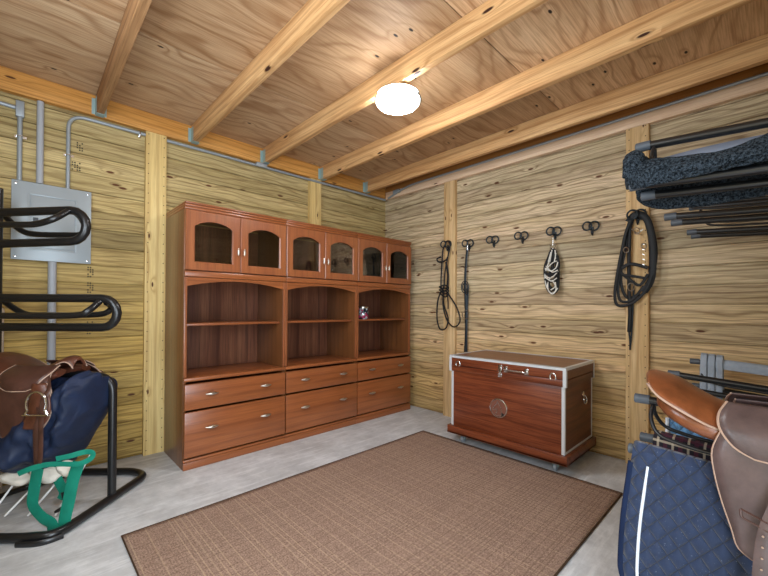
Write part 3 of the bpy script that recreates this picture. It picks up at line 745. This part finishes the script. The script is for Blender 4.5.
child(MB().tube(onwall([(622, 268), (630, 264), (642, 266), (648, 268)], -.09), .012, 8, flat=.3, up=UPX).tube(onwall([(620, 272), (630, 280), (640, 285), (648, 274)], -.08), .010, 8, flat=.3, up=UPX)
      .tube(onwall([(622, 275), (632, 276), (644, 278)], -.085), .0095, 8, flat=.3, up=UPX), 'noseband', M['strap_blk'], br)
child(MB().tube(onwall([(630, 225), (629, 250), (629, 290), (630, 312), (629, 332)], -.07), .012, 8, flat=.4, up=UPX), 'cheek_strap', M['strap_blk'], br)
child(MB().tube(onwall([(634, 286), (633, 305), (632, 325), (631, 340), (630, 350)], -.06), .006, 8).tube(onwall([(629, 332), (630, 342), (630, 350)], -.065), .005, 8), 'chain', M['iron'], br)
for (u, v, r0) in ((631, 287, 3.5), (626, 250, 2.5), (644, 246, 2.5), (637, 231, 3)):
    child(MB().tube(onwall([(u+r0*math.cos(t*.785), v+r0*1.1*math.sin(t*.785)) for t in range(8)], -.105, 3, True), .0035, 6, closed=True), 'metal_ring', M['nickel'], br)
child(MB().tube(onwall([(632, 229), (637, 233), (643, 229)], -.10), .005, 8), 'bit', M['nickel'], br)
for k in range(5): child(MB().tube([px_x(643.5, 244+5*k, -.095)+Vector((0, .006, 0)), px_x(643.5, 245+5*k, -.095)-Vector((0, .006, 0))], .004, 6), 'buckle', M['nickel'], br)

# ================================================================ SADDLE RACKS ON THE NEAR WALL (tips point into the room)
TY, WY = -2.98, YF+.002
TILT = math.tan(R(4.2))
def saddle_rack(x, z, label):
    root = empty('saddle_rack', (x, WY, z), label, 'saddle rack', 'three-bar saddle racks on the near wall')
    Lr = TY-WY
    def zz(y, z0): return z0 - (Lr-y)*TILT      # y local from the wall
    def bar(dx, dz):
        b = MB().tube([(dx, .012, zz(.012, dz)), (dx, Lr-.03, zz(Lr-.03, dz))], .0145, 14).build('bar', M['black'], root)
        MB().lathe([(.0165, Lr-.045), (.0168, Lr-.002), (.014, Lr)], (dx, 0, zz(Lr-.02, dz)), 16, 'Y').build('end_cap', M['capgrey'], b)
    bar(0, 0); bar(-.083, -.158); bar(.083, -.158)
    for s in (-1, 1):
        p = [(0+.008*s, Lr-.055, zz(Lr-.055, -.014)), (.035*s, Lr-.052, zz(Lr-.05, -.05)), (.062*s, Lr-.075, zz(Lr-.07, -.098)), (.064*s, Lr-.16, zz(Lr-.16, -.108)), (.064*s, .03, zz(.03, -.108)), (.064*s, .003, zz(.003, -.12))]
        MB().tube(bend_path(p, .03, 5), .0062, 10).build('side_rod', M['blackrod'], root)
    MB().box((-.11, .0, -.28), (.11, .006, .05), .002).box((-.02, .007, -.23), (.02, .012, .03), .001).build('wall_plate', M['black'], root)
    return root
saddle_rack(-1.625, 1.712, 'black saddle rack holding the grey fleece pad, upper row')
saddle_rack(-1.018, 1.71, 'upper-row black saddle rack just behind the fleece pad, empty bars')
saddle_rack(-.355, 1.735, 'upper-row black saddle rack farthest right of the fleece, nearest the right wall')
saddle_rack(-1.635, .812, 'lower black saddle rack carrying the brown saddle and quilted pads')
saddle_rack(-1.015, .825, 'lower black saddle rack just behind the brown saddle')
saddle_rack(-.320, .818, 'lower black saddle rack nearest the right wall with the folded grey cloth')

def ytilt(y, z): return z - (TY-y)*TILT
# ---- drape helper: cloth over a bar at (x, z) along y
def drape(name, mat, root, x, z, y0, y1, left, right, rad=.02, n=26, ny=22, curve=0.0, skew=0.0, thick=.012, corner=.0, wob=.004, flare=.0):
    """left/right = hanging lengths on each side; returns mesh; rows run along y"""
    prof = []
    for i in range(n+1):                     # from left hem over the bar to the right hem
        s = -(left) + (left+right+math.pi*rad)*i/n
        if s < 0: prof.append((-rad, s, s))
        elif s < math.pi*rad: a = s/rad; prof.append((-rad*math.cos(a), rad*math.sin(a), 0))
        else: prof.append((rad, -(s-math.pi*rad), -(s-math.pi*rad)))
    mb = MB(); rows = []
    for (dx, dz, hang) in prof:
        row = []
        h = -hang
        # tip-side edge bows outwards then rounds in at the hem
        Lh = left if dx < 0 else right
        q = h/max(Lh, 1e-6)
        yi = y1 + curve*math.sin(min(1, q*1.05)*math.pi*.62)
        if corner and h > Lh-corner:
            e = (h-(Lh-corner))/corner; yi -= corner*(1-math.sqrt(max(0, 1-e*e)))
        for j in range(ny+1):
            y = y0+(yi-y0)*j/ny
            wv = wob*math.sin(y*31+hang*9)+wob*.6*math.sin(y*17-hang*21)
            sx = -1 if dx < 0 else 1
            row.append((x+dx+sx*(flare*q*q)+(wv if h > .03 else 0), y, ytilt(y, z)+dz))
        rows.append(row)
    mb.grid(rows); o = mb.build(name, mat)
    uvl = o.data.uv_layers.new(name='UVMap')
    for lp in o.data.loops:
        i = lp.vertex_index; uvl.data[lp.index].uv = ((i // (ny+1))*(left+right+math.pi*rad)/n, (i % (ny+1))*(y1-y0)/ny)
    solid(o, thick, 1)
    if root: o.parent = root; o.location = -Vector(root.location)
    return o, rows
# navy quilted saddle pad on the near lower bar
LBX, LBZ = -1.718, .654
np_ = empty('quilted_saddle_pad', (LBX, TY, LBZ), 'navy quilted saddle pad with white piping on the right rack', 'saddle pad')
pad, rows = drape('quilted_panel', M['quilt_navy'], np_, LBX, LBZ, WY+.03, TY-.018, .50, .40, .022, n=46, ny=30, curve=.03, corner=.12, thick=.010, wob=.003, flare=.03)
def edge_pts(rows, k, lo, hi, off=-.006):
    return [Vector(r_[-1-k])+Vector((off, 0, 0)) for r_ in rows[lo:hi]]
nl = 23
bp_ = MB().tube(edge_pts(rows, 0, 0, nl, -.005), .010, 8, flat=.8, up=(1, 0, 0)); child(bp_, 'binding', M['navytrim'], np_)
def inset_pts(rows, d, lo, hi, off):
    out = []
    for r_ in rows[lo:hi]:
        p = Vector(r_[-1]); out.append(Vector((p.x+off, p.y-d, p.z)))
    return out
ip = inset_pts(rows, .048, 4, nl, -.0135)
hem = [Vector((ip[0].x, ip[0].y-.012-.05*k, ip[0].z-.012)) for k in range(9, -1, -1)]
child(MB().tube(hem+ip, .0045, 8, flat=.7, up=(1, 0, 0)), 'piping', M['piping'], np_)
# plaid cloth on the second lower bar
pl = empty('plaid_cloth', (-1.552, TY, LBZ), 'dark plaid wool cloth folded over the bar behind the navy pad', 'cloth')
drape('folded_cloth', M['plaid'], pl, -1.552, LBZ, WY+.03, TY-.045, .16, .30, .026, thick=.012, wob=.002)
# light blue quilted pad on the rack behind
lb = empty('quilted_saddle_pad', (-1.10, TY, .66), 'light blue quilted saddle pad mostly hidden behind the brown saddle', 'saddle pad')
drape('quilted_panel', M['quilt_blue'], lb, -1.098, .667, WY+.03, TY-.02, .34, .03, .02, thick=.01, wob=.003)
child(MB().tube([(-1.131, TY-.016, .64), (-1.131, TY-.014, .36)], .007, 8), 'binding', M['piping'], lb)
# grey cloth over the farthest lower rack
gc = empty('folded_cloth', (-.32, TY, .82), 'pale grey striped cloth folded over the rack nearest the right wall', 'cloth')
drape('cloth', M['greycloth'], gc, -.320, .818, WY+.03, TY-.06, .02, .02, .02, thick=.014, wob=.0)
for k in range(3):
    drape('fold', M['greycloth'], gc, -.320-.0*k, .835, TY-.12+.034*k-.03, TY-.12+.034*k, .24, .20, .028, thick=.012, ny=4, wob=.004, flare=.05)

# fleece pad on the upper left rack
fp = empty('fleece_saddle_pad', (-1.625, TY, 1.58), 'dark grey fleece half pad lying across the upper saddle rack', 'saddle pad')
def fleece():
    rows = []
    ny = 44
    for j in range(ny+1):
        t = j/ny; y = -2.965 - t*.60
        s = min(1, t*6); r1 = math.sqrt(1-(1-s)**2) if s < 1 else 1
        hi = 1.632 - .045*math.sin(min(1, t*1.9)*math.pi*.5)+ .115*max(0, (t-.42)/.58)**1.3
        zb = 1.52 + .02*t
        # cross-section: near hem -> near roll -> valley over bars -> far hem
        sec = [(-1.735, zb+.012), (-1.762, zb+.045), (-1.765, hi-.04), (-1.745, hi-.008), (-1.715, hi), (-1.69, hi-.02), (-1.665, hi-.052+.0), (-1.60, 1.605), (-1.55, 1.603), (-1.50, 1.59), (-1.465, 1.565), (-1.435, 1.54), (-1.43, 1.505+.03*abs(t-.35))]
        cx, cz = -1.60, 1.58
        row = [Vector((cx+(a-cx)*(.35+.65*r1), y, cz+(b-cz)*(.35+.65*r1))) for a, b in sec]
        rows.append([p for p in smooth_path(row, 3)])
    mb = MB().grid(rows); o = mb.build('fleece', M['fleece']); solid(o, .026, 0); subd(o, 1)
    tx = bpy.data.textures.new('fleece_clumps', 'CLOUDS'); tx.noise_scale = .02; tx.noise_depth = 2
    dm = o.modifiers.new('pile', 'DISPLACE'); dm.texture = tx; dm.strength = .008; dm.texture_coords = 'LOCAL'
    subd(o, 1)
    o.parent = fp; o.location = -Vector(fp.location)
    # curl at the tip
    cr = MB(); pts = [(-1.735, -2.99, 1.575), (-1.745, -2.995, 1.61), (-1.715, -2.995, 1.643), (-1.65, -2.985, 1.652), (-1.575, -2.995, 1.655), (-1.50, -3.005, 1.645)]
    cr.tube(smooth_path(pts, 6), [.026]*6+[.030]*24+[.020], 14)
    o2 = cr.build('tip_roll', M['fleece']); d2 = o2.modifiers.new('pile', 'DISPLACE')
    subd(o2, 2); o2.modifiers.move(1, 0); d2.texture = tx; d2.strength = .008; d2.texture_coords = 'LOCAL'
    o2.parent = fp; o2.location = -Vector(fp.location)
    tp = MB(); rr = []
    for j in range(20):
        t = j/19; y = -3.02-.5*t
        rr.append([(-1.66, y, 1.61), (-1.60, y, 1.655+.006*math.sin(t*5)), (-1.53, y, 1.662), (-1.46, y, 1.61)])
    o3 = tp.grid(rr).build('fabric_top', M['greyfabric']); solid(o3, .006, 1); o3.parent = fp; o3.location = -Vector(fp.location)
fleece()

# ================================================================ SADDLES
def saddle(loc, rz, label, mats, scale=1.0, mode='up', ysc=1.0):
    """english saddle: local +x = pommel, z=0 at the bar top, y lateral"""
    seatm, flapm, panelm = mats
    root = empty('english_saddle', loc, label, 'saddle', None, rz); root.scale = (scale, scale*ysc, scale)
    # seat stations: x, z centre, half width, drop at the sides
    S = [(-.245, .150, .085, .020), (-.235, .166, .125, .032), (-.20, .150, .155, .045), (-.15, .118, .160, .052), (-.09, .090, .140, .055), (-.03, .080, .112, .058),
         (.03, .088, .086, .042), (.09, .110, .068, .034), (.14, .136, .058, .030), (.175, .150, .052, .030), (.205, .146, .048, .036), (.225, .125, .044, .045)]
    rows = []
    for x, z, wd, dr in S:
        row = []
        for k in range(17):
            s = -1+2*k/16; ridge = .006*(1-abs(s))
            row.append((x - .02*abs(s)**2*(1 if x < -.15 else 0) + (.035*(1-s*s)*-1 if x < -.23 else 0), wd*s, z - dr*abs(s)**2.4 + ridge*0))
        rows.append([Vector(p) for p in row])
    # smooth along x
    cols = list(zip(*rows)); sm = [smooth_path(c_, 4) for c_ in cols]; rows2 = list(zip(*sm))
    o = MB().grid([list(r_) for r_ in rows2]).build('seat', seatm, root); solid(o, .014, -1); subd(o, 1)
    # welt line
    for s in (0, -1):
        MB().tube([Vector(r_[s])+Vector((0, 0, -.002)) for r_ in rows2], .0035, 6).build('welt', M['edge_pale'], root)
    # cantle back
    # panels (padding underneath), left and right
    for sd in (-1, 1):
        secs = []
        for x, zc, yc, h, wd in ((-.24, .085, .050, .018, .036), (-.20, .070, .075, .036, .058), (-.12, .040, .085, .040, .062), (-.03, .022, .080, .036, .055), (.06, .028, .078, .036, .05), (.14, .050, .080, .034, .044), (.19, .06, .078, .018, .03)):
            secs.append([Vector((x, sd*yc + wd*math.cos(a*math.pi/8), zc + h*math.sin(a*math.pi/8) - .25*wd*sd*math.cos(a*math.pi/8))) for a in range(16)])
        cols = [smooth_path([s_[k] for s_ in secs], 3) for k in range(16)]
        rr = [[cols[k][i] for k in range(16)]+[cols[0][i]] for i in range(len(cols[0]))]
        b = MB().grid(rr); n = 17
        b.f.append(tuple(range(16))); b.sm.append(False); L0 = (len(rr)-1)*17; b.f.append(tuple(L0+k for k in range(16))); b.sm.append(False)
        b.build('panel', panelm, root)
    # flaps: outer big flap + skirt
    def flap(sd, name, outline, yoff, mat, th=.006, edge=True):
        # outline given as rows: (z, xback, xfront) from the top down
        rr = []
        for z, xa, xb in outline:
            row = []
            for k in range(13):
                u = k/12; x = xa+(xb-xa)*u
                d = max(0, .10-z)
                y = yoff + .105 + .075*(1-math.exp(-d/.07)) - .02*max(0, d-.2) + .012*math.sin(u*math.pi)
                if z > .06: y -= (z-.06)*.8
                row.append(Vector((x, sd*y, z)))
            rr.append(row)
        cols = [smooth_path([r_[k] for r_ in rr], 4) for k in range(13)]
        g = [[c_[i] for c_ in cols] for i in range(len(cols[0]))]
        o = MB().grid(g).build(name, mat, root); solid(o, th, 0)
        if edge:
            per = [r_[0] for r_ in g]+[p for p in g[-1][1:-1]]+[r_[-1] for r_ in reversed(g)]
            MB().tube(per, .0035, 6).build('piped_edge', M['edge_pale'], o)
        return o
    for sd in (-1, 1):
        flap(sd, 'flap', [(.085, -.06, .17), (.04, -.075, .195), (-.02, -.095, .225), (-.08, -.09, .245), (-.15, -.075, .235), (-.22, -.055, .195), (-.27, -.04, .15), (-.295, .0, .10)], 0, flapm)
        flap(sd, 'skirt', [(.105, -.07, .185), (.075, -.085, .19), (.04, -.08, .17), (.0, -.05, .14), (-.02, -.01, .10)], .012, flapm, .004)
        flap(sd, 'knee_roll', [(.02, .13, .20), (-.04, .135, .235), (-.10, .13, .25), (-.17, .11, .235), (-.22, .08, .19)], .010, panelm, .018)
        yy = sd*.205; xo = .18 if sd < 0 else .06
        if mode == 'up':
            lt = MB()
            if sd > 0: lt.tube(smooth_path([(.055+xo*.6, sd*.125, .06), (.052+xo, sd*.185, .0), (.05+xo, sd*.212, -.06), (.047+xo, yy*1.05, -.14)], 5), .0145, 8, flat=.18, up=(0, 1, 0))
            else: lt.tube(smooth_path([(.055+xo*.6, sd*.125, .06), (.052+xo, sd*.185, .0), (.05+xo, sd*.212, -.06), (.047+xo, yy*1.05, -.14), (.045+xo, yy*1.06, -.20), (.042+xo, yy*1.05, -.33), (.038+xo, yy*1.05, -.39), (.022+xo, yy*1.03, -.40), (.008+xo, yy, -.375), (.004+xo, yy, -.2), (.018+xo, yy, -.10)], 5), .0145, 8, flat=.18, up=(0, 1, 0))
            lt.build('stirrup_leather', flapm, root)
            iz = -.075; ir = MB(); fr = []
            for a in range(-30, 211, 12): fr.append((.04+xo+.054*math.cos(R(a)), yy*1.15, iz+.066*math.sin(R(a))))
            ir.tube([(.04+xo-.060, yy*1.15, iz-.054)]+list(reversed(fr))+[(.04+xo+.060, yy*1.15, iz-.054)], .0055, 8)
            ir.tube([(.04+xo-.068, yy*1.15, iz-.057), (.04+xo+.068, yy*1.15, iz-.057)], .011, 10, flat=.5)
            ir.build('stirrup_iron', M['chrome'], root)
        else:
            lt = MB().tube(smooth_path([(.06, sd*.135, .06), (.055, sd*.195, .0), (.035, sd*.222, -.10), (.01, sd*.235, -.2), (.0, sd*.24, -.35), (.0, sd*.24, -.46)], 6), .0165, 8, flat=.16, up=(0, 1, 0)).build('stirrup_leather', flapm, root)
            for q in range(9): MB().lathe([(.0028, sd*.2435), (.002, sd*.2455)], (.006-.001*q, 0, -.19-.028*q), 8, 'Y').build('strap_hole', M['edge_pale'], lt)
            MB().tube(bend_path([(-.035, sd*.222, -.145), (.04, sd*.238, -.165), (.04, sd*.240, -.185), (-.035, sd*.224, -.165), (-.035, sd*.222, -.145)], .008, 3), .003, 6).build('keeper', M['leather_dk'], root)
            iz = -.53; ir = MB(); fr = []
            for a in range(-30, 211, 12): fr.append((.054*math.cos(R(a)), sd*.24, iz+.066*math.sin(R(a))))
            ir.tube([(-.060, sd*.24, iz-.054)]+list(reversed(fr))+[(.060, sd*.24, iz-.054)], .0055, 8)
            ir.tube([(-.068, sd*.24, iz-.057), (.068, sd*.24, iz-.057)], .011, 10, flat=.5)
            ir.build('stirrup_iron', M['chrome'], root)
    return root
saddle((-1.640, -3.300, .752), R(-90), 'brown english saddle on the lower right rack above the plaid cloth', (M['leather_tan'], M['leather_grey'], M['leather_tan']), 1.0, 'down')

# ================================================================ FREESTANDING SADDLE STAND AT LEFT
DX = Vector((.720, -.694, 0)); NX = Vector((.694, .720, 0))   # along the arms, across (away from the camera)
P0 = Vector((-2.885, -.71, 0)); ANG = math.atan2(-.694, .720)
ss = empty('saddle_stand', P0, 'black tubular floor stand with saddle arms, left of the cabinets', 'saddle stand', None, ANG)
# local frame: x along arms towards the tips, y = away from the camera, z up; depth ~ 2.1 m
r1 = .022
base = MB().tube(bend_path([(-.64, -.33, .024), (-.16, -.33, .024), (-.03, -.31, .024), (.0, -.26, .024), (.02, .34, .024), (-.10, .40, .024), (-.48, .38, .024)], .08, 6), r1, 12)
base.build('base_frame', M['black'], ss)
MB().tube(smooth_path([(-.14, -.362, .012), (-.06, -.356, .012), (-.015, -.335, .012), (.022, -.29, .012)], 5), .014, 8, flat=.4, up=(0, 1, 0)).build('base_foot', M['black'], ss)
MB().tube(bend_path([(-.64, -.33, .024), (-.64, .08, .024), (-.48, .38, .024)], .05), .016, 12).build('rear_base_bar', M['black'], ss)
MB().tube(bend_path([(.0, .062, .035), (.0, .062, .72), (-.64, .062, .755)], .10, 8), .022, 14).build('front_post', M['black'], ss)
MB().tube([(-.64, .02, .02), (-.64, .02, 1.80)], .025, 14).build('rear_post', M['black'], ss)
def loop_arm(zt, zb, xt, tilt, near, far):
    f_ = lambda x, z: z + (x+.58)*tilt
    rad = (zt-zb)/2
    pts = [(-.64, 0, f_(-.64, zt))] + [(xt-rad+rad*math.sin(a*math.pi/8), 0, f_(xt-rad, (zt+zb)/2)+rad*math.cos(a*math.pi/8)) for a in range(9)] + [(-.64, 0, f_(-.64, zb))]
    pts = [p if p[0] < -.6 else (p[0]-.042, p[1], p[2]) for p in pts]; lp = MB().tube(pts, .0235, 14).build('arm_loop', M['black'], ss)
    for sd, pts_ in ((-1, near), (1, far)):
        k_ = 1+.04*sd
        p = [((x+1.572*(-1))*k_+1.572, sd*.085, 1.13+(z-1.13)*k_) for x, z in pts_]
        p[-1] = (p[-1][0]-.03*sd*0+(pts_[-1][0]-p[-1][0]), sd*.02, pts_[-1][1]-.012)
        MB().tube(smooth_path(p, 6), .017, 12).build('side_wing', M['black'], ss)
loop_arm(1.655, 1.478, -.072, .035, [(-.60, 1.585), (-.56, 1.587), (-.46, 1.587), (-.39, 1.592), (-.30, 1.62), (-.20, 1.672)], [(-.60, 1.66), (-.54, 1.60), (-.47, 1.548), (-.39, 1.532), (-.25, 1.53), (-.15, 1.532), (-.115, 1.56), (-.14, 1.62), (-.19, 1.672)])
loop_arm(1.172, 1.008, .107, .0, [(-.60, 1.071), (-.45, 1.071), (-.17, 1.076), (-.10, 1.10), (-.02, 1.165)], [(-.60, 1.17), (-.52, 1.115), (-.45, 1.082), (-.36, 1.076), (-.10, 1.078), (.0, 1.09), (.035, 1.125), (-.01, 1.16)])

# blanket bundle (navy) over the stand, hanging low
bb = empty('navy_horse_blanket', P0 + DX*-.25 + Vector((0, 0, .72)), 'navy nylon horse blanket bundled under the saddle on the left stand', 'blanket', None, ANG)
def bundle():
    # closed lofted bundle: stations along local x (from the left to the front post)
    rows = []; nst = 84; nr = 96
    def seg(x, z, ax, az, bx_, bz_, w_, h_):      # a soft raised fold from a to b
        dx, dz = bx_-ax, bz_-az; t = ((x-ax)*dx+(z-az)*dz)/(dx*dx+dz*dz); tt = max(0, min(1, t))
        d = math.hypot(x-ax-dx*tt, z-az-dz*tt); return h_*max(0, 1-(d/w_)**2)**1.0 if d < w_ else 0
    for i in range(nst+1):
        t = i/nst; x = -.44 + t*.68
        e = min(1, (1-t)*8); e = math.sqrt(max(0, 1-(1-e)**2))
        top = -.015 + .02*t; bot = -.52 + .05*math.sin(t*5) + .43*max(0, (t-.64)/.36)**1.3
        hw = .165*(.35+.65*e)
        row = []
        for k in range(nr):
            a = 2*math.pi*k/nr
            zc = (top+bot)/2; hz = (top-bot)/2
            yy = hw*math.cos(a)*(1+.12*math.sin(a*2)); z = zc + hz*math.copysign(abs(math.sin(a))**.8, math.sin(a))
            f_ = 0
            if yy < 0:
                f_ += seg(x, z, .20, .02, -.12, -.36, .075, .045) + seg(x, z, .17, -.03, -.02, -.26, .03, .014)
                f_ += seg(x, z, -.05, -.36, -.14, -.46, .04, .02) + seg(x, z, .21, -.06, .12, -.30, .03, .022) + seg(x, z, .16, -.20, .02, -.30, .02, .015)
                f_ += seg(x, z, -.30, -.30, -.12, -.45, .03, .02) + seg(x, z, -.42, -.38, -.28, -.46, .03, .02) + seg(x, z, .02, -.40, .10, -.33, .02, .014)
            cr = 1-abs(noise.noise((x*6+z*3, yy*3, z*6-x*5)))*2.2
            f_ += .016*max(0, cr)**3 + .020*noise.noise((x*5+1.3, yy*4, z*6)) + .010*noise.noise((x*17, yy*9, z*13+7)) + .008*max(0, 1-abs(noise.noise((x*15+z*10, yy*5+3, z*12-x*9)))*3)**2
            nrm = Vector((0, yy, z-zc)); nrm = nrm.normalized() if nrm.length > 1e-6 else Vector((0, 0, 1))
            f_ *= 1.35 if yy < 0 else 1; row.append((x, yy+nrm.y*f_, z+nrm.z*f_*.6))
        row.append(row[0]); rows.append(row)
    b = MB().grid(rows)
    b.f.append(tuple(range(nr))); b.sm.append(True); L0 = nst*(nr+1); b.f.append(tuple(L0+k for k in range(nr))); b.sm.append(True)
    subd(b.build('bundle', M['navy'], bb), 1)
bundle()
# green webbing edge and straps
gs = empty('green_webbing_straps', P0 + DX*-.15 + Vector((0, 0, .03)), 'green webbing straps looping from the navy blanket down to the floor', 'strap', None, ANG)
def strap(pts, wd=.027, name='strap', up=(0, 1, 0), nn=6):
    o = MB().tube(smooth_path(pts, nn), wd, 8, flat=.09, up=up).build(name, M['green'], gs); return o
def LP(u, v, d):   # point on the stand given a measured depth, in the frame of gs
    p = px_d(u, v, d) - Vector(gs.location); return Vector((p.dot(DX), p.dot(NX), p.z))
strap([LP(38, 468, 1.90), LP(34, 490, 1.90), LP(33, 505, 1.90), LP(42, 517, 1.88), LP(52, 524, 1.87), LP(53, 534, 1.87)], .030)
strap([LP(79, 462, 1.92), LP(73, 480, 1.91), LP(69, 500, 1.90), LP(65, 518, 1.88), LP(64, 532, 1.87)], .032)
strap([LP(53, 464, 2.0), LP(58, 480, 2.0), LP(64, 492, 2.0), LP(62, 500, 2.0)], .028)
strap([LP(18, 474, 1.86), LP(30, 469, 1.86), LP(45, 465, 1.87), LP(60, 464, 1.88), LP(78, 464, 1.89), LP(90, 459, 1.9), LP(93, 453, 1.9), LP(85, 452, 1.9), LP(70, 456, 1.88), LP(56, 459, 1.87)], .013, 'edge_binding')
child_b = MB().tube([LP(63, 492, 2.0), LP(66, 505, 2.0), LP(56, 512, 2.0)], .010, 8).build('buckle', M['black'], gs)
# white lining poking out
wl_ = MB(); rr = []
c0 = LP(45, 478, 1.98)
for i in range(13):
    rr.append([])
    for k in range(13):
        a = i/12*math.pi; b2 = k/12*2*math.pi
        q = Vector((.085*math.sin(a)*math.cos(b2), .05*math.sin(a)*math.sin(b2), .055*math.cos(a)))
        q *= 1+.5*noise.noise(q*22)
        rr[-1].append(q)
wo = empty('white_lining_cloth', P0 + DX*-.30 + Vector((0, 0, .25)), 'crumpled white lining cloth showing under the navy blanket', 'cloth', None, ANG)
b = MB()
for (u, v, sx, sz) in ((48, 474, 1.5, 1.0), (68, 468, .9, .9), (18, 478, 1.6, .8)):
    p = px_d(u, v, 2.0)-Vector(wo.location); c_ = Vector((p.dot(DX), p.dot(NX), p.z))
    b.grid([[c_+Vector((q.x*sx*.7, q.y*.8, q.z*sz*.8)) for q in r_] for r_ in rr])
subd(b.build('lining', M['white'], wo), 1)

saddle(tuple(P0 + DX*-.350 + Vector((0, 0, .710)) - NX*.0), ANG, 'brown english saddle with a steel stirrup on the left stand', (M['leather'], M['leather_dk'], M['leather']), .93, 'up', 1.18)

# white rods leaning under the blanket, and pale pole
for i, (u0, v0, u1, v1) in enumerate(((18, 478, -4, 508), (36, 484, 10, 524), (62, 476, 32, 530), (84, 466, 58, 515))):
    a_, b_ = px_d(u0, v0, 2.08), px_d(u1, v1, 2.0)
    b_.z = max(b_.z, .03); d_ = (b_-a_).normalized(); b_ = b_ + d_*((.008-b_.z)/d_.z)
    lab = ['white rod under the blanket, leftmost of the four', 'white rod under the blanket, second from the left of the four', 'white rod under the blanket, just left of the green straps', 'white rod beneath the blanket crossing behind the green straps'][i]
    tag(MB().tube([a_-d_*.06, b_], .0055, 8).build('white_rod', M['whiterod']), lab, 'rod', 'thin white rods below the navy blanket')
pp = MB().tube([(-3.325, -.045, 0), (-3.325, -.045, 1.08)], .021, 12).lathe([(.021, 1.08), (.024, 1.09), (.02, 1.11), (.008, 1.118)], (-3.325, -.045, 0), 12)
tag(pp.build('wooden_pole', M['pale_pole']), 'pale upright pole against the back wall behind the saddle stand', 'pole')
